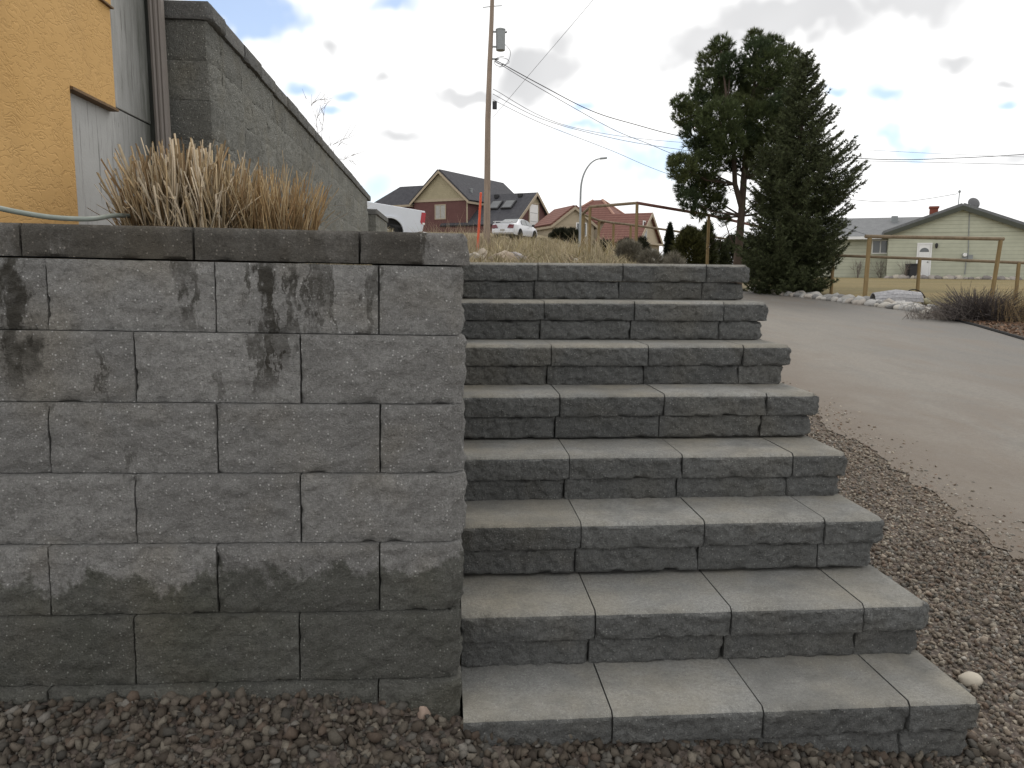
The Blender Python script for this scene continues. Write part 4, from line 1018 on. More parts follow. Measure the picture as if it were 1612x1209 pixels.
for lab, pts, r in WIRES:
    tag(MB().tube(smooth_path([PY(*q) for q in pts], 8), r, 5).build('wire', M_wire), lab, 'wire', 'overhead wires')
# orange marker post
p0 = PY(753.5, 372, 31.5); p1 = PY(757, 305, 31.5); gz = Hs(p0.x, 31.5)
M_orange = mottled('orange_plastic', (.62,.085,.03), .1, 6, .5, .4, .05)
b0 = Vector((p0.x-.06, 31.5, gz)); mk = empty('marker_post', b0, 'orange-red plastic guy-wire marker beside the utility pole', 'marker')
rel(MB().tube([b0, p1], [.055,.05], 8), mk).build('tube', M_orange, mk, smooth=True); rel(MB().lathe([(.055,0),(.05,.03),(.02,.06)], 8, p1), mk).build('end_cap', M_orange, mk)
# street lamp
LY = 42.8
M_galv = mottled('galvanised_steel', (.26,.28,.29), .06, 3, .5, .5, .03)
lv = [PY(px, py, LY) for px, py in ((912.5,410),(913.5,350),(914,305),(916,285),(921,270),(929,258),(938,251.5),(946,249.5))]
lz = Hs(lv[0].x, LY); lv[0] = Vector((lv[0].x, LY, lz))
lm = empty('street_lamp', lv[0], 'slender grey street lamp with curved arm in front of red roofs', 'street lamp')
rel(MB().tube([lv[0]]+smooth_path(lv[1:], 4), [.085,.07]+[.06-.0012*i for i in range(25)], 10), lm).build('pole', M_galv, lm, smooth=True)
h0 = lv[-1]; hd = MB().box(-.05,.34,-.09,.09,-.05,.05); hd.xform(Matrix.Translation(h0) @ Matrix.Rotation(R(-6),4,'Y')); rel(hd, lm).build('lamp_head', M_galv, lm, bevel=.02)
# ------------------------------------------------------------------ rail fences
def post(fr, px, ptop, y, r, mat=None, lean=0, pbot=None):
    t = PY(px, ptop, y); z = Hs(t.x, y)-.05
    rel(MB().tube([(t.x-lean, y, z), (t.x, y, t.z)], [r*1.04, r], 9), fr).build('post', mat or M_post, fr, smooth=True); return t
def rail(fr, a, b, r, mat=None): rel(MB().tube([a, b], r, 8), fr).build('rail', mat or M_rail, fr, smooth=True)
f1 = empty('rail_fence', (6.2, 25, Hs(6.2,25)), 'tall round-pole rail frame behind the top step, nearer of the two at left', 'fence')
P = {k: post(f1, px, pt, y, .052) for k, px, pt, y in (('a',917.5,338,28.5),('b',929,327,25.5),('c',1003,321,23.5),('d',1116,340,25.5))}
U = Vector((0,0,.03))
rail(f1, P['a']+U, P['b']+U, .05); rail(f1, P['b']+U, P['c']+U, .048); 
pe = PY(1235, 366, 29); rail(f1, P['c']+U, P['d']+U, .05, M_redrail); rail(f1, P['d']+U, pe, .05, M_redrail); post(f1, 1232, 366, 29, .06)
f2 = empty('rail_fence', (7.5, 36, Hs(7.5,36)), 'lower rail fence on thin posts, further back behind the tall frame', 'fence')
Q = [post(f2, px, pt, y, .055) for px, pt, y in ((919,339,28.9),(943,348.5,31),(966,352,32.5),(993,355,33.5),(1050,363,34.5),(1142,377,35.5),(1225,388,36))]
for a, b in zip(Q[:-1], Q[1:]): rail(f2, a+U, b+U, .05)
# right hand frame and low fence along the lawn
f3 = empty('rail_fence', (11.5, 18.5, Hs(11.5,18.5)), 'tall round-pole frame at the lawn edge before the green bungalow', 'fence')
a = post(f3, 1369, 374, 17.8, .056, lean=.03); b = post(f3, 1575.5, 378, 17.8, .053, lean=.13)
rail(f3, a+Vector((-.12,0,.03)), b+Vector((.08,0,.03)), .046)
f4 = empty('rail_fence', (12, 17, Hs(12,17)), 'low single-rail fence across the lawn behind the tall frame', 'fence')
ps = [post(f4, px, pt, y, .047) for px, pt, y in ((1312,402,20.5),(1448,407,19.2),(1604,413.5,18.2),(1770,420,17.4))]
for a, b in zip(ps[:-1], ps[1:]): rail(f4, a+Vector((0,0,.0)), b, .04)

# ------------------------------------------------------------------ rocks, barrel, shrub
RK = []
for i in range(7):
    V = np.array([Vector(v)*(1+.30*fbm(v[0]*1.1+i*5, v[1]*1.1, v[2]*1.1, 4)) for v in ICO2_V])*np.array((.5,.42,.36))
    c = [(.36,.345,.32),(.29,.285,.27),(.41,.385,.345),(.24,.235,.225),(.34,.31,.275),(.38,.37,.355),(.20,.195,.19)][i]
    RK.append(npmesh('border_rock', V, ICO2_F, mottled('border_rock_%d' % i, c, .15, 6, .85, .2, .35, 25), smooth=True))
bp = [G(px, py) for px, py in ((1182,457),(1230,465),(1280,471),(1330,477),(1380,483),(1420,488.5),(1456,494))]
seg = []
for a, b in zip(bp[:-1], bp[1:]): seg += [a.lerp(b, t) for t in np.linspace(0, 1, 16)[:-1]]
for i, p in enumerate(seg):
    for row in range(2):
        if row and i % 2: continue
        x = p.x + row*random.uniform(.22,.42) + random.uniform(-.02,.10); y = p.y + row*random.uniform(.1,.4)+random.uniform(-.1,.1)
        s = random.uniform(.20,.36)*(1 if row == 0 else 1.15)
        o = link('border_rock', RK[random.randrange(7)], None, (x, y, Hs(x,y)+s*.13), (random.uniform(-.4,.4), random.uniform(-.4,.4), random.uniform(0,6.3))); o.scale = (s, s*random.uniform(.75,1.1), s*random.uniform(.7,1.0))
        tag(o, 'pale rounded rock in the driveway border, ' + ('below the spruce' if i < 38 else 'between the spruce and the tall frame post' if i < 58 else 'in front of the half barrel' if i < 78 else 'right of the half barrel'), 'rock', 'rocks edging the far side of the driveway')
# weathered half barrel lying on its side with a loose hoop
M_stave = material('weathered_stave', m_wood((.34,.335,.345), (20,3,20)), .9, .15)
p = G(1415, 484); p.y += .75; p.x += .35; gz = Hs(p.x, p.y)+.02
br = empty('half_barrel', (p.x, p.y, gz), 'weathered grey half barrel lying on its side behind the rocks', 'barrel', rz=R(-12))
for i in range(9):
    a0 = R(8 + i*18.2); a1 = R(8 + (i+1)*18.2 - 1.4); rr0, rr1 = .30, .36
    m = MB(); vs = []
    for x_, r_ in ((-.55, .27), (0, .36), (.55, .30)):
        for rr_ in (r_, r_-.025):
            for aa in (a0, a1): vs.append((x_, -math.cos(aa)*rr_, math.sin(aa)*rr_*.95 + .02))
    fs = []
    for k in range(2):
        o_ = k*4; fs += [(o_, o_+1, o_+5, o_+4), (o_+2, o_+6, o_+7, o_+3), (o_, o_+4, o_+6, o_+2), (o_+1, o_+3, o_+7, o_+5)]
    fs += [(0,2,3,1), (8,9,11,10)]
    m.add(vs, fs); m.build('stave', M_stave, br)
hp_ = [(.42+.30*math.cos(t), .05, .02+.34*math.sin(t)) for t in np.linspace(0, math.pi*1.0, 16)]
MB().tube(hp_, .014, 6).build('hoop', M_black, br)
tag(cobble('rock', (p.x+.62, p.y-.25, gz+.07), (.22,.2,.18), (.28,.26,.17), 'brownish rock at the right end of the half barrel', 'rock', 33, .4, .1), 'brownish rock at the right end of the half barrel', 'rock')
# small stones and slabs behind the top step
for i, (px, py, w, h_, col) in enumerate(((748,401,.26,.11,(.30,.27,.23)),(757,397,.16,.14,(.33,.28,.22)),(742,407,.18,.09,(.36,.35,.34)),(770,405,.16,.07,(.13,.10,.08)),(795,401,.42,.12,(.30,.24,.18)),(812,404,.30,.12,(.24,.22,.22)),(897,407,.12,.08,(.10,.07,.06)),(905,408,.12,.06,(.36,.34,.31)))):
    t = PY(px, py, 6.2+.25*i); lab = ['flat pale stone nearest the wall end, behind the top step','tilted brownish slab behind the stones at the wall end','small light stone tight against the wall end','dark flat stone right of the wall-end stones','long tan stone in the dry grass behind the top step','greyish rounded stone beside the long tan stone','dark brown stone in front of the street lamp','small whitish stone beside the dark brown one'][i]
    zz = Hs(t.x, t.y)
    cobble('rock', (t.x, t.y, zz+h_*.45), (w*.8, w*.6, h_*1.3), col, lab, 'stone', 50+i, i*.7, .30, (random.uniform(-.3,.3), random.uniform(-.3,.3)), fine=ICO2_V, ff=ICO2_F)
# ------------------------------------------------------------------ vehicles
M_carwhite = mottled('white_car_paint', (.62,.63,.66), .03, 2, .25, .5, 0)
M_truckwhite = mottled('white_truck_paint', (.60,.63,.68), .04, 2, .3, .5, 0)
M_redlamp = mottled('red_lamp', (.36,.015,.025), .1, 8, .2, .5, 0)
M_darkred = mottled('dark_red_lamp', (.13,.02,.03), .1, 8, .2, .5, 0)
M_alloy = mottled('alloy_wheel', (.42,.42,.43), .1, 8, .35, .5, 0, metal=.6)
def wheel(parent, x, y, z, r, w, sd):
    t = MB().lathe([(r*.62,-w/2),(r*.94,-w/2),(r,-w*.36),(r,w*.36),(r*.94,w/2),(r*.62,w/2)], 22)
    M = Matrix.Translation((x,y,z)) @ Matrix.Rotation(R(90),4,'Y'); o = t.xform(M).build('wheel', M_black, parent, smooth=True)
    rim = MB().lathe([(r*.6,w*.35*sd),(r*.55,w*.5*sd),(r*.12,w*.42*sd),(.03,w*.5*sd)], 14)
    rim.xform(M).build('rim', M_alloy, o, smooth=True)
    for k in range(5):
        a = k*2*math.pi/5; MB().box(-.03,.03,r*.1,r*.55,min(w*.44*sd,w*.53*sd),max(w*.44*sd,w*.53*sd)).xform(M @ Matrix.Rotation(a,4,'Z')).build('spoke', M_alloy, o)
    return o
def loft(st):
    m = MB(); n = 12
    for (y, zb, zm, zbelt, zt, hb, hm, hbelt, ht) in st:
        half = [(hb,zb),(hm,zm),(hbelt,zbelt),((hbelt+ht)/2*1.0,(zbelt+zt)/2),(ht,zt-.015),(ht*.55,zt+.01)]
        m.v += [(x,y,z) for x,z in half] + [(-x,y,z) for x,z in half[::-1]]
    for i in range(len(st)-1):
        for k in range(n): m.f.append((i*n+k, i*n+(k+1)%n, (i+1)*n+(k+1)%n, (i+1)*n+k)); m.m.append(0)
    m.f.append(tuple(range(n))); m.m.append(0); m.f.append(tuple((len(st)-1)*n+k for k in range(n))[::-1]); m.m.append(0)
    return m
# white sedan seen from behind, three-quarter view
cp_ = PY(812, 379, 54.5); cz = PY(812, 377.5, 54.5).z
car = empty('parked_car', (cp_.x, 54.5, cz), 'white coupe with dark red tail lamps parked on the grassy rise', 'car', rz=R(-27))
CS = [(-2.34,.48,.62,.86,.92,.66,.74,.72,.62),(-2.26,.30,.55,.93,1.02,.78,.84,.80,.70),(-1.8,.24,.50,.93,1.05,.82,.88,.85,.72),(-1.45,.24,.50,.92,1.07,.83,.89,.86,.70),(-.70,.24,.50,.91,1.37,.84,.90,.87,.56),(.0,.24,.50,.90,1.41,.84,.90,.87,.58),(.65,.24,.50,.89,1.35,.84,.90,.87,.58),(1.35,.24,.50,.88,1.0,.83,.89,.86,.72),(1.9,.26,.48,.80,.87,.80,.87,.82,.68),(2.25,.32,.48,.66,.72,.72,.78,.74,.6),(2.36,.40,.5,.58,.62,.62,.66,.62,.5)]
body = loft(CS).build('body', M_carwhite, car, smooth=True)
def sidepoly(pts, off, sd):                  # quads on the glasshouse flank
    return [(sd*(x+off), y, z) for x, y, z in pts]
for sd in (-1, 1):
    for pts in ([(.80,-1.0,.97),(.62,-.72,1.30),(.605,-.08,1.34),(.80,-.06,.95)], [(.80,0.02,.95),(.605,0.0,1.34),(.615,.58,1.29),(.78,1.12,.95)]):
        q = sidepoly(pts, .035, sd); m = MB().slab(q if sd > 0 else q[::-1], .03); m.build('side_window', M_glass, car)
    wheel(car, sd*.80, -1.35, .31, .31, .2, sd); wheel(car, sd*.80, 1.38, .31, .31, .2, sd)
    for wy in (-1.35, 1.38): MB().lathe([(.36,-.02),(.38,0),(.36,.02)], 20).xform(Matrix.Translation((sd*.895,wy,.33)) @ Matrix.Rotation(R(90),4,'Y')).build('wheel_arch', M_black, car)
    MB().slab([(sd*.34,-2.365,.70),(sd*.76,-2.335,.66),(sd*.80,-2.28,.90),(sd*.48,-2.35,.93)][::-1 if sd > 0 else 1], .05).build('tail_lamp', M_darkred, car)
    MB().box(min(sd*.90,sd*1.06), max(sd*.90,sd*1.06), .78, .92, .93, 1.07).build('wing_mirror', M_dark, car, bevel=.02)
    MB().box(min(sd*.905,sd*.92), max(sd*.905,sd*.92), .1, .28, .78, .82).build('door_handle', M_carwhite, car)
MB().slab([(-.60,-1.50,1.10),(.60,-1.50,1.10),(.50,-.78,1.385),(-.50,-.78,1.385)], .02).build('rear_window', M_glass, car)
MB().slab([(.62,1.34,1.02),(-.62,1.34,1.02),(-.52,.72,1.375),(.52,.72,1.375)], .02).build('windscreen', M_glass, car)
sp = MB().box(-.72,.72,-2.36,-2.16,1.12,1.155).build('spoiler', M_carwhite, car, bevel=.012)
for sd in (-1,1): MB().box(sd*.62-.03,sd*.62+.03,-2.3,-2.2,1.02,1.121).build('spoiler_foot', M_carwhite, sp)
MB().box(-.78,.78,-2.42,-2.28,.36,.62).build('bumper', M_carwhite, car, bevel=.04)
MB().box(-.17,.17,-2.44,-2.422,.50,.62).build('number_plate', M_curtain, car)
# white pickup: tailgate end shows beyond the tall wall
tl = PY(669, 333, 27.5); fd = Vector((-.96,-.26,0)).normalized()
trk = empty('pickup_truck', (0,0,0), 'white pickup truck with red tail lamp parked behind the tall wall', 'pickup truck')
# local: +y forward, rear at y=0, bed rail at z=1.42
pit = R(7.5); rz = math.atan2(fd.y, fd.x)-math.pi/2
Mt = Matrix.Translation(tl) @ Matrix.Rotation(rz,4,'Z') @ Matrix.Rotation(pit,4,'X') @ Matrix.Translation((.0,0,-1.42))
trk.matrix_world = Mt
def archpoly(y0, y1, z0, z1, wy, wr, wz):
    pts = [(y0, z0+.25), (y0-.0, z1)]
    pts = [(y0+.03, z0+.2), (y0, z1-.35), (y0+.02, z1), (y1, z1), (y1, z0)]
    for k in range(13):
        a = math.pi*k/12; pts.append((wy+wr*math.cos(a), max(z0, wz+wr*math.sin(a))))
    pts.append((wy-wr, z0)); return pts
AX = 1.22
bed = MB().prism(archpoly(0, 2.5, .48, 1.42, AX, .50, .48), 'x', -.02, -.12)     # near flank
bed.build('bed_side', M_truckwhite, trk, bevel=.02)
MB().prism(archpoly(0, 2.5, .48, 1.42, AX, .50, .48), 'x', 1.75, 1.85).build('bed_side', M_truckwhite, trk, bevel=.02)
MB().box(-.01,1.74,.03,.10,.75,1.40).build('tailgate', M_truckwhite, trk, bevel=.02)
MB().box(-.01,1.74,.12,2.5,.70,.78).build('bed_floor', M_dark, trk)
MB().box(.05,1.70,.10,2.6,.42,.69).build('chassis', M_black, trk)
MB().box(-.10,1.83,-.16,.02,.50,.68).build('rear_bumper', M_alloy, trk, bevel=.02)
MB().box(.0,1.72,AX-.56,AX+.56,.40,1.06).build('wheel_well', M_black, trk)
m = MB(); fl = [(AX+.50*math.cos(a), .48+.50*math.sin(a)) for a in np.linspace(0, math.pi, 15)]; fo = [(AX+.60*math.cos(a), .48+.585*math.sin(a)) for a in np.linspace(math.pi, 0, 15)]
m.prism(fl+fo, 'x', -.165, -.121); m.build('wheel_arch_flare', M_truckwhite, trk, bevel=.008)
m = MB().prism([(-.004,.93),(.10,.93),(.17,1.0),(.16,1.36),(-.004,1.36)], 'x', -.128, .02); m.v = [(x-(0.0), y-.012, z) for x,y,z in m.v]; lam = m.build('tail_lamp', M_redlamp, trk, bevel=.01)
MB().box(-.133,.0,-.02,.07,.93,1.0).build('reverse_lens', M_white, lam)
CABS = [(2.52,.5,.8,1.30,1.86,.86,.93,.93,.70),(2.75,.5,.8,1.30,1.93,.86,.93,.93,.72),(3.7,.5,.8,1.28,1.93,.86,.93,.93,.74),(4.3,.5,.8,1.26,1.5,.86,.93,.93,.84),(4.7,.5,.8,1.22,1.33,.86,.93,.92,.86),(5.75,.52,.8,1.14,1.22,.82,.90,.88,.8)]
cm = loft(CABS); cm.v = [(x+.865, y, z-.22*(1 if z > 1.3 else 0)) for x, y, z in cm.v]; cm.build('cab', M_truckwhite, trk, smooth=True)
MB().slab([(-.10,2.8,1.30),(-.10,3.9,1.28),(.10,3.65,1.62),(.10,2.85,1.62)], .02).build('side_window', M_glass, trk)
for yy in (AX, 4.75):
    wheel(trk, .02, yy, .38, .38, .26, -1); wheel(trk, 1.71, yy, .38, .38, .26, 1)

# ------------------------------------------------------------------ vegetation
def m_leaf(t):
    return (t.attr('tint'), None)
M_needle = material('conifer_needles', m_leaf, .7, .25)
M_twig = material('bare_twigs', m_leaf, .85, .15)
M_bark = material('pine_bark', m_wood((.10,.075,.06), (12,12,2)), .95, .15)
def tufts(P, D, ln, wd, k, spread, tint, rg):
    """k narrow needle blades fanning out of each point"""
    n = len(P); D = D/np.linalg.norm(D, axis=1)[:, None]
    d = D[:, None, :] + rg.normal(0, spread, (n, k, 3)); d /= np.linalg.norm(d, axis=2)[..., None]
    s = np.cross(d, rg.normal(size=(n, k, 3))); s /= np.linalg.norm(s, axis=2)[..., None]
    l = ln[:, None, None]*rg.uniform(.65, 1.15, (n, k, 1)); b = P[:, None, :] - d*l*.12
    V = np.stack([b - s*wd*.5, b + s*wd*.5, b + d*l], 2).reshape(-1, 3)
    F = np.arange(n*k*3).reshape(-1, 3)
    C = np.repeat(tint, k*3, 0)*rg.uniform(.75, 1.25, (n*k, 1)).repeat(3, 0)
    return V, F, C
def twigs(paths, r0, r1, tint, sides=3):
    """many thin tapering polylines as one mesh"""
    V = []; F = []; C = []
    for p in paths:
        p = np.asarray(p); m = len(p); o = len(V)
        for i in range(m):
            t = p[min(i+1,m-1)]-p[max(i-1,0)]; t = t/(np.linalg.norm(t)+1e-9); a = np.cross(t, (0.3,.5,.81)); a /= np.linalg.norm(a)+1e-9; b = np.cross(t, a); r = r0+(r1-r0)*i/(m-1)
            for k in range(sides): 
                g = 2*math.pi*k/sides; V.append(p[i]+(a*math.cos(g)+b*math.sin(g))*r)
        for i in range(m-1):
            for k in range(sides): F.append((o+i*sides+k, o+i*sides+(k+1)%sides, o+(i+1)*sides+(k+1)%sides, o+(i+1)*sides+k))
        c = np.array(tint)*random.uniform(.7,1.25); C += [c]*(m*sides)
    return np.array(V), np.array(F), np.array(C)
# ---- pine
PYD = 23.6; rg = np.random.default_rng(5)
pb = PY(1161, 412, PYD); gz = Hs(pb.x, PYD)
pine = empty('pine_tree', (pb.x, PYD, gz), 'bushy twin-topped dark pine with bare lower trunk', 'tree')
def L3(o, v): return Vector(v)-o.location
trunk = [Vector((pb.x, PYD, gz-.1))] + [PY(px, py, PYD) for px, py in ((1162,400),(1167,340),(1171,280),(1177,215),(1187,140),(1190,80))]
tm = MB().tube([L3(pine, v) for v in trunk], [.19,.135,.115,.10,.08,.05,.02], 10)
lead = [trunk[2].lerp(trunk[3],.2)] + [PY(px, py, PYD-.15) for px, py in ((1157,290),(1155,240),(1145,165),(1136,85))]
tm.tube([L3(pine, v) for v in lead], [.10,.085,.075,.05,.015], 8)
CL = [(1135,72,17),(1124,98,27),(1150,103,22),(1118,138,32),(1150,142,30),(1103,165,24),(1072,163,14),(1083,183,24),(1102,208,32),(1132,188,34),(1160,178,30),(1118,235,30),(1147,225,26),
      (1187,60,12),(1190,84,23),(1214,74,20),(1240,88,18),(1252,106,16),(1210,108,34),(1236,128,28),(1190,128,30),(1216,158,34),(1180,163,28),(1238,165,25),(1202,193,32),(1232,200,28),(1176,213,22),(1207,226,20),
      (1074,264,23),(1090,288,30),(1110,260,26),(1114,298,28),(1084,314,18),(1125,322,18),(1100,335,13),(1064,254,11),(1150,262,12),(1190,250,18),(1165,258,15),(1203,268,14),(1187,232,20),(1225,275,14),(1212,292,11),(1180,275,8),(1195,318,8),(1222,250,18),(1240,238,20),(1207,332,10),(1222,326,9),(1140,345,8)]
ppm = FPX/(PYD-CAM.y)
VV = []; FF = []; CC = []; off2 = 0; inner = []
for i, (px, py, r) in enumerate(CL):
    dy = rg.uniform(-1.0, 1.0)*(1.1 if r > 20 else .5); c = np.array(L3(pine, PY(px, py, PYD+dy))); rr = r/ppm
    # limb from the stem to the middle of the clump
    st_ = [v for v in trunk[1:]] if px > 1165 else [v for v in trunk[1:4]] + lead[1:]
    cw = Vector(c)+pine.location; cand = [v for v in st_ if v.z < cw.z-.05] or [st_[0]]
    s0 = min(cand, key=lambda v: (v-cw).length); s0 = Vector((s0.x, s0.y, min(s0.z, cw.z-.1)))
    a = L3(pine, s0); bq = Vector(c); mid = a.lerp(bq, .55) + Vector((0,0,-.12*(bq-a).length*.6))
    tm.tube([a, mid, bq], [.035,.024,.010], 5)
    n = int(250*(rr/.5)**2)+20
    q = rg.normal(size=(n,3)); q /= np.linalg.norm(q, axis=1)[:,None]; rad = rg.uniform(.35,1.0,(n,1))**.6
    P = c + q*rad*rr*np.array((1,1.15,.9)); D = q*.8 + np.array((0,0,.75)) + rg.normal(0,.25,(n,3))
    base = np.array([(.060,.078,.028),(.075,.090,.032),(.046,.066,.028)][i % 3]); tint = base*rg.uniform(.7,1.3,(n,1))
    V, F, C = tufts(P, D, rg.uniform(.15,.26,n), .019, 17, .5, tint, rg)
    VV.append(V); FF.append(F+off2); CC.append(C); off2 += len(V)
tm.build('trunk', M_bark, pine, smooth=True)
link('crown', npmesh('crown', np.concatenate(VV), np.concatenate(FF), M_needle, np.concatenate(CC)), pine)
# a few dead bare limbs under the crown
dead = []
for px0, py0, px1, py1 in ((1168,352,1115,388),(1168,345,1130,358),(1170,330,1215,300),(1172,300,1220,280),(1172,320,1205,345),(1168,372,1135,378),(1170,300,1200,310),(1168,310,1140,290),(1172,285,1212,262)):
    a = np.array(L3(pine, PY(px0,py0,PYD))); b = np.array(L3(pine, PY(px1,py1,PYD+random.uniform(-.8,.8)))); m_ = (a+b)/2+np.array((0,0,.06)); dead.append([a,m_,b])
    for k in range(7):
        t = random.uniform(.35,1); s_ = a+(b-a)*t; dead.append([s_, s_+(b-a)*.15+np.array(rg.normal(0,.10,3)), s_+(b-a)*.26+np.array(rg.normal(0,.18,3))])
V, F, C = twigs(dead, .012, .004, (.06,.045,.035)); link('dead_branches', npmesh('dead_branches', V, F, M_twig, C), pine)
# ---- spruce
SYD = 20.6; rg = np.random.default_rng(11)
sb = PY(1240, 463, SYD); gz = Hs(sb.x, SYD); spr = empty('spruce_tree', (sb.x, SYD, gz), 'conical blue-green spruce with branches to the ground, right of the pine', 'tree')
ax0 = np.array((0,0,0.)); axT = np.array(L3(spr, PY(1271, 80, SYD))); ppm = FPX/(SYD-CAM.y)
MB().tube([Vector(ax0)-Vector((0,0,.1)), Vector(axT*.5), Vector(axT)], [.15,.08,.012], 9).build('trunk', M_bark, spr, smooth=True)
PR = [(83,3),(110,18),(150,30),(180,40),(210,58),(245,80),(268,108),(290,112),(320,96),(350,92),(375,100),(410,80),(440,76),(452,52)]
P_ = []; D_ = []; T_ = []; Ln = []; brs = []
nb = 430
for i in range(nb):
    u = (i+.5)/nb; py = 84 + (452-84)*u**.72; Rm = np.interp(py, [a for a,_ in PR], [b for _,b in PR])/ppm
    zf = (463-py)/(463-80); c = axT*zf; az = i*2.39996 + rg.normal(0,.25)
    ln = Rm*rg.uniform(.72,1.0); rise = np.interp(zf, [0,.25,.6,1], [-.22,-.08,.22,.8]) + rg.normal(0,.12)
    ln *= 1 - (1-np.interp(py, [84,150,210,340,385,452], [1,.95,.75,.8,1.12,1.15]))*max(0, -math.cos(az))
    dh = np.array((math.cos(az), math.sin(az), 0)); pts = []
    for t in np.linspace(0, 1, 7): pts.append(c + dh*ln*t + np.array((0,0,ln*(rise*t - .22*math.sin(t*math.pi)*(1-zf) + .16*t**3))))
    brs.append(pts); pts = np.array(pts)
    side = np.array((-dh[1], dh[0], 0))
    ntw = int(6 + ln*12)
    for k in range(ntw):
        t = .12 + .88*(k+rg.uniform())/ntw; f = t*6; j = min(int(f), 5); p = pts[j] + (pts[j+1]-pts[j])*(f-j); bd = pts[j+1]-pts[j]; bd /= np.linalg.norm(bd)
        tl_ = (.15 + .40*ln*(1-t)*.8)*rg.uniform(.6,1.2); sd = 1 if k % 2 else -1
        td = bd*.75 + side*sd*rg.uniform(.35,.95) + np.array((0,0,rg.normal(-.06,.28))); td /= np.linalg.norm(td)
        m_ = max(2, int(tl_/.07))
        for q in range(m_): P_.append(p + td*tl_*(q/m_)); D_.append(td); T_.append(1.0 if q > m_-2 else .8); Ln.append(.11)
    for q in np.linspace(.1,1,int(4+ln*7)): 
        j = min(int(q*6),5); p = pts[j]+(pts[j+1]-pts[j])*(q*6-j); P_.append(p); D_.append(pts[j+1]-pts[j]); T_.append(.9); Ln.append(.12)
P_ = np.array(P_); D_ = np.array(D_); n = len(P_); tint = np.array((.062,.074,.032))*np.array(T_)[:,None]*rg.uniform(.65,1.4,(n,1))
V, F, C = tufts(P_, D_, np.array(Ln), .022, 9, .65, tint, rg)
link('crown', npmesh('crown', V, F, M_needle, C), spr)
V, F, C = twigs(brs, .016, .005, (.05,.038,.03)); link('branches', npmesh('branches', V, F, M_twig, C), spr)
print('spruce tufts', n)
# ---- hedges and evergreen shrubs in the middle distance
def bush(name, px, py, wpx, hpx, y, label, cat, tint, n=420, ln=.2, cone=0, seed=1, sub=8, wd=.045):
    rg = np.random.default_rng(seed); b = PY(px, py, y); gz = Hs(b.x, y); ppm = FPX/(y-CAM.y); w = wpx/ppm; zt = PY(px, py-hpx, y).z; h = max(.4, zt-gz)
    o = empty(name, (b.x, y, gz), label, cat)
    n = int(n*2.2); ln *= 1.15
    q = rg.normal(size=(n,3)); q /= np.linalg.norm(q,axis=1)[:,None]; rad = rg.uniform(.3,1,(n,1))**.45
    P = q*rad*np.array((w/2,w/2,h/2)) + np.array((0,0,h/2))
    lump = np.array([1+.22*fbm(a[0]*2.2+seed, a[1]*2.2, a[2]*2.2, 2) for a in q]); P[:,:2] *= lump[:,None]
    if cone: P[:,:2] *= (1-cone*(P[:,2:3]/h))
    P[:,2] = np.maximum(P[:,2]*(.9+.12*lump), .03)
    D = q*np.array((1,1,.6)) + np.array((0,0,.7))
    V, F, C = tufts(P, D, rg.uniform(.7,1.3,n)*ln, wd, sub, .45, np.array(tint)*rg.uniform(.6,1.35,(n,1)), rg)
    link('foliage', npmesh('foliage', V, F, M_needle, C), o)
    MB().tube([(0,0,-.05),(0,0,h*.6)], [.06,.02], 6).build('stem', M_bark, o)
    return o
DG = (.035,.042,.016)
bush('cedar_tree', 1053, 412, 18, 58, 30, 'dark narrow cedar at the left end of the evergreen hedge', 'tree', (.018,.026,.012), 700, .14, .55, 3)
bush('juniper_shrub', 1084, 412, 52, 52, 29, 'bushy yellow-green juniper right of the dark narrow cedar', 'shrub', (.060,.062,.018), 800, .22, .1, 4)
bush('juniper_shrub', 1112, 412, 36, 62, 31, 'taller pointed evergreen shrub behind the tall frame post', 'shrub', (.045,.052,.018), 500, .2, .5, 6)
for i, (px, w, hh) in enumerate(((1130,40,32),(1150,36,40),(1180,36,40),(1202,40,46))):
    bush('hedge_shrub', px, 412, w, hh, 33+i*.4, ['dark hedge shrub just left of the pine trunk','dark hedge shrub directly behind the pine trunk','dark hedge shrub just right of the pine trunk','dark hedge shrub between pine trunk and spruce'][i], 'shrub', DG, 450, .2, .3, 10+i)
for i, (px, py, w, hh, y) in enumerate(((884,384,30,22,58),(900,386,18,24,57),(950,398,34,18,55),(985,402,34,24,54),(1010,402,24,26,54))):
    bush('hedge_shrub', px, py, w, hh, y, ['dark clipped hedge left of the street lamp','dark hedge shrub touching the street lamp pole','dark hedge under the left eave of the red roof','dark hedge under the middle of the red roof','dark hedge left of the garage doors'][i], 'shrub', (.022,.024,.012), 500, .3, 0, 20+i, wd=.06)
for i, (px, w, hh) in enumerate(((870,10,14),)):
    bush('hedge_shrub', px, 382, w, hh, 60, 'small dark shrub in front of the parked car bonnet', 'shrub', (.03,.035,.015), 200, .2, 0, 31)
for i, (px, y, w, hh) in enumerate(((990,12.5,40,16),(1025,11.5,44,17),(1060,12,40,13))):
    bush('lavender_shrub', px, 413, w, hh, y, ['low grey-green shrub left of the tall fence post','low grey-green shrub right of the tall fence post','low grey-green shrub in front of the narrow cedar'][i], 'shrub', (.17,.155,.12), 500, .10, 0, 40+i, 5, .008)
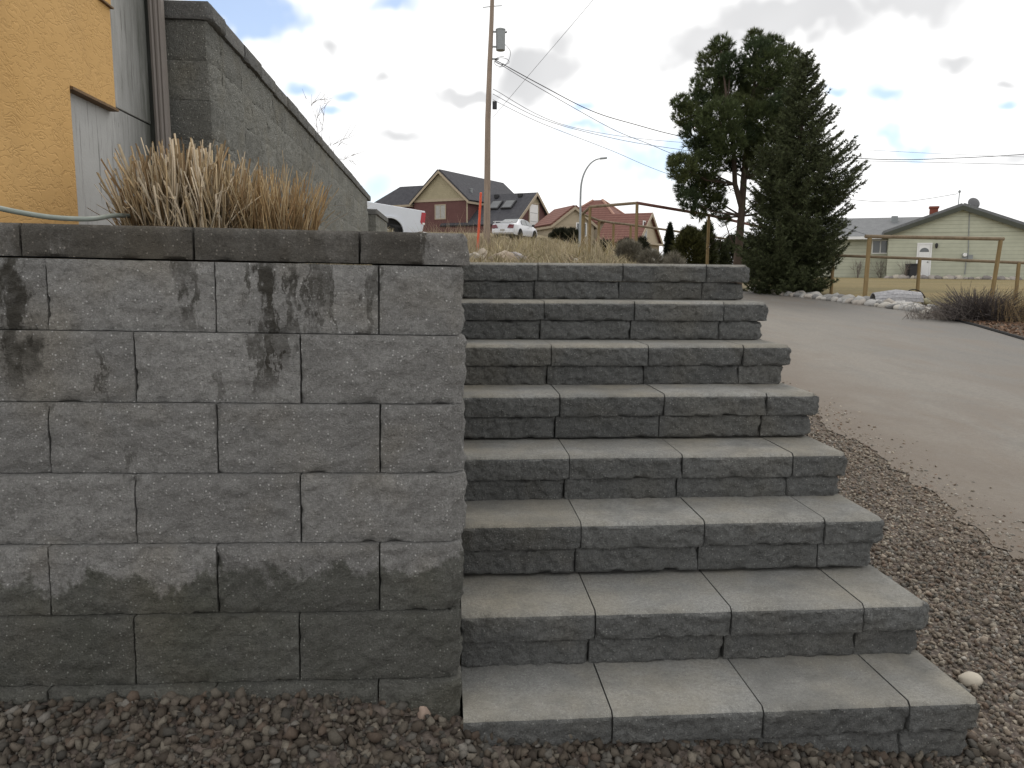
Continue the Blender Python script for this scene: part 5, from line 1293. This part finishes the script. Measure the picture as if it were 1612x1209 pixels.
# ---- bare shrubs against the bungalow
def bare(name, base, h, spread, n, label, seed, tint=(.16,.13,.11), r=.012, cat='shrub'):
    rg = np.random.default_rng(seed); o = empty(name, base, label, cat); paths = []
    for i in range(n):
        a = rg.uniform(0, 6.28); d = np.array((math.cos(a)*spread*rg.uniform(.2,1), math.sin(a)*spread*rg.uniform(.2,1), 1)); d /= np.linalg.norm(d); p = np.array((rg.normal(0,.05), rg.normal(0,.05), 0)); ps = [p]
        L_ = h*rg.uniform(.7,1.05)
        for k in range(5): d = d + rg.normal(0,.12,3)*np.array((1,1,.4)); d /= np.linalg.norm(d); p = p + d*L_/5; ps.append(p)
        paths.append(ps)
        for k in range(4):
            j = rg.integers(1,5); e = d + rg.normal(0,.45,3); e /= np.linalg.norm(e); paths.append([ps[j], ps[j]+e*L_*.14, ps[j]+e*L_*.26+np.array((0,0,L_*.04))])
    V, F, C = twigs(paths, r, r*.35, tint); link('branches', npmesh('branches', V, F, M_twig, C), o); return o
for i, (px, hpx) in enumerate(((1350,34),(1386,33),(1425,30))):
    off_ = gh.Y*(.9 if px > 1400 else -.6); b = GB + gh.X*gp(px, 437, gy+(1.0 if px < 1400 else -.6)).x + gh.Y*(1.0 if px < 1400 else -.6); z = Hs(b.x, b.y); bare('bare_shrub', (b.x, b.y, z), (437-hpx and hpx)/26.3*1.05, .45, 12, ['leafless shrub against the bungalow, nearest the spruce','leafless shrub under the bungalow window','leafless shrub left of the dark bin'][i], 60+i, (.20,.17,.15))
# sapling behind the tall wall
b = PY(525, 262, 9.5); sap = empty('bare_sapling', (b.x, 9.5, 2.36), 'thin leafless sapling twigs rising behind the tall wall', 'sapling')
paths = []
rgs = np.random.default_rng(3)
def sp_(pts): 
    P = [np.array(PY(*q, 9.5))-np.array((b.x,9.5,2.36)) for q in pts]; paths.append(P)
    for k in range(len(P)-1):
        for _ in range(3):
            t = rgs.uniform(.2,1); s_ = P[k]+(P[k+1]-P[k])*t; e = (P[k+1]-P[k]); e = e/np.linalg.norm(e)+rgs.normal(0,.6,3); paths.append([s_, s_+e*.05, s_+e*.10+np.array((0,0,.02))])
root = (530,300)
sp_([root,(501,215),(498,190),(490,165),(480,152)]); sp_([root,(506,215),(509,190),(512,168)]); sp_([root,(515,232),(530,225),(550,214)]); sp_([root,(522,245),(540,252),(566,254)]); sp_([(490,165),(498,158),(506,157)]); sp_([(498,190),(502,178),(515,155)]); sp_([root,(525,236),(540,222)]); sp_([(540,252),(550,247),(556,243)])
V, F, C = twigs(paths, .0036, .0016, (.20,.17,.16)); link('branches', npmesh('branches', V, F, M_twig, C), sap)
# ---- dry twiggy bush by the drive
p = G(1545, 510); p.y += .5; p.x += .25; rg = np.random.default_rng(9)
db = empty('dry_shrub', (p.x, p.y, Hs(p.x,p.y)+.03), 'dark grey-brown leafless bush in the bed beyond the driveway', 'shrub')
ppm = FPX/(p.y-CAM.y); paths = []
for i in range(1500):
    a = rg.uniform(0,6.28); el = rg.uniform(.05,1.35); R0 = .86*rg.uniform(.5,1.05)*(1 if el > .3 else .9)
    d = np.array((math.cos(a)*math.cos(el)*1.25, math.sin(a)*math.cos(el), math.sin(el)*.74)); s0 = np.array((rg.normal(0,.14), rg.normal(0,.12), 0)); 
    m1 = s0 + d*R0*.5 + rg.normal(0,.03,3); e = s0 + d*R0 + rg.normal(0,.06,3); e[2] = max(e[2], .02); m1[2] = max(m1[2], .01); paths.append([s0, m1, e])
V0, F0, C0 = twigs(paths, .006, .003, (.105,.09,.085))
paths = []
for i in range(420):
    s0 = np.array((-.55+rg.normal(0,.35), rg.normal(0,.2)+.1, 0)); d = np.array((rg.normal(-.1,.6), rg.normal(0,.4), rg.uniform(.5,1.3))); d /= np.linalg.norm(d); L_ = rg.uniform(.12,.42); paths.append([s0, s0+d*L_*.6, s0+d*L_+rg.normal(0,.03,3)])
V, F, C = twigs(paths, .004, .002, (.20,.175,.155)); link('branches', npmesh('branches', np.concatenate([V0,V]), np.concatenate([F0,F+len(V0)]), M_twig, np.concatenate([C0,C])), db)
q = PY(1611, 500, p.y-.3); dw_ = empty('dry_weeds', (q.x, p.y-.3, Hs(q.x,p.y-.3)+.03), 'tan dry weeds right of the dark leafless bush', 'weeds')
paths = []
for i in range(420):
    s0 = np.array((rg.normal(0,.38), rg.normal(0,.3), 0)); d = np.array((rg.normal(0,.3), rg.normal(0,.3), 1)); d /= np.linalg.norm(d); L_ = rg.uniform(.2,.7); paths.append([s0, s0+d*L_*.6, s0+d*L_+rg.normal(0,.05,3)])
V, F, C = twigs(paths, .004, .002, (.24,.175,.10)); link('stems', npmesh('stems', V, F, M_twig, C), dw_)
# ---- dry grass over the rise and leaf litter
def blades(n, xf, yf, hmin, hmax, wd, tints, rg, keep=None, lean=.35):
    y = yf(rg.uniform(size=n)); x = xf(rg.uniform(size=n), y)
    k = x < bank(y)[0] + bank(y)[1]*.3; x, y = x[k], y[k]
    n = len(x); z = H(x, y)-.03; nn = np.array([mnoise.noise(Vector((a*.7, b*.4, 0))) for a, b in zip(x, y)])
    h = rg.uniform(hmin, hmax, n)*(1+.7*np.clip(nn, -.6, .9)); a = rg.uniform(0, 6.28, n); le = rg.uniform(0, lean, n)*h*2
    tip = np.stack([x+np.cos(a)*le, y+np.sin(a)*le, z+h], -1); b = np.stack([x, y, z], -1); m_ = (b+tip)/2+np.stack([-np.cos(a)*le*.2,-np.sin(a)*le*.2,h*.08],-1)
    f = rg.uniform(0, 3.14, n); w = (wd*(1+y*.03)*rg.uniform(.6,1.3,n))[:,None]; s = np.stack([np.cos(f), np.sin(f)*.4, 0*f], -1)*w*.5
    V = np.stack([b-s, b+s, m_-s*.8, m_+s*.8, tip], 1).reshape(-1,3); i0 = (np.arange(n)*5)[:,None]
    F = np.concatenate([i0+np.array([[0,1,3]]), i0+np.array([[0,3,2]]), i0+np.array([[2,3,4]])], 0)
    t = np.array(tints)[rg.integers(len(tints), size=n)]*rg.uniform(.7,1.2,(n,1))*(1+.45*nn[:,None]); n3 = np.array([mnoise.noise(Vector((a*1.3+9, b*.6, 4))) for a, b in zip(x, y)])[:,None]; t = t*(1-np.clip(n3,0,.6)) + np.array((.17,.15,.105))*np.clip(n3,0,.6); return V, F, np.repeat(t, 5, 0)
rg = np.random.default_rng(77); DRY = [(.36,.30,.20),(.43,.365,.25),(.28,.22,.145),(.21,.185,.10),(.31,.26,.17),(.24,.215,.125)]
parts = []
parts.append(blades(9000, lambda u, y: -1.0+u*(2.6+y*.34), lambda u: 2.75+u*8, .05, .13, .006, DRY, rg, lean=.9))
parts.append(blades(24000, lambda u, y: -2.0+u*(4+y*.31), lambda u: 10+u*22, .07, .22, .010, DRY, rg, lean=.9))
parts.append(blades(26000, lambda u, y: -2.0+u*(4+y*.28), lambda u: 32+u*24, .10, .30, .016, DRY, rg, lean=.9))
for cx_, cy_ in zip(rg.uniform(-.5, 9, 90), rg.uniform(8, 50, 90)):
    cx_ = cx_*(.35+cy_/50); parts.append(blades(46, lambda u, y: cx_+(u-.5)*(.3+cy_*.016), lambda u: cy_+(u-.5)*.5, .25, .5+.006*cy_, .010, [DRY[0], DRY[1], (.30,.25,.13)], rg, lean=.45))
parts.append(blades(700, lambda u, y: pv[0].x-.3+(u-.5)*2.2, lambda u: PYY-1.6+u*2.2, .5, 1.1, .008, DRY, rg, lean=.2))
bx_ = PY(700, 360, 24).x
parts.append(blades(160, lambda u, y: bx_-1.0+u*2.6, lambda u: 23+u*4, .8, 1.5, .007, [(.40,.31,.22),(.33,.25,.18)], rg, lean=.25))
Vn = []; Fn = []; Cn = []; o_ = 0
for V, F, C in parts: Vn.append(V); Fn.append(F+o_); Cn.append(C); o_ += len(V)
gr_ = link('dry_grass', npmesh('dry_grass', np.concatenate(Vn), np.concatenate(Fn), M_straw, np.concatenate(Cn))); gr_['kind'] = 'stuff'; tag(gr_, 'dry tan grass covering the rise behind the top step', 'grass')
# leaf litter on the planting bed
n = 900; t = rg.uniform(size=n); sx = np.array(shr); yy = sx[0,1]-1.5 + t*(sx[2,1]+1.7-sx[0,1]); xx = np.interp(yy, sx[:,1], sx[:,0]) + rg.uniform(.02,1.3,n)
V, F, C = tufts(np.stack([xx, yy, H(xx,yy)+.045], -1), rg.normal(0,1,(n,3))*np.array((1,1,.15)), rg.uniform(.04,.09,n), .04, 2, .4, np.array([(.19,.12,.08)])*rg.uniform(.5,1.5,(n,1)), rg)
lf = link('leaf_litter', npmesh('leaf_litter', V, F, M_twig, C)); lf['kind'] = 'stuff'; tag(lf, 'brown leaf litter on the bed at the driveway edge', 'leaves')
# black edging strip between bed and drive
ed = [Vector((x_, y_, Hs(x_, y_)+.02)) for x_, y_ in shr]; tag(MB().tube(smooth_path([ed[0]+Vector((-.8,-2.2,-.1))]+ed[:3], 5), .03, 6).build('lawn_edging', M_black), 'black plastic edging between planting bed and driveway', 'edging')
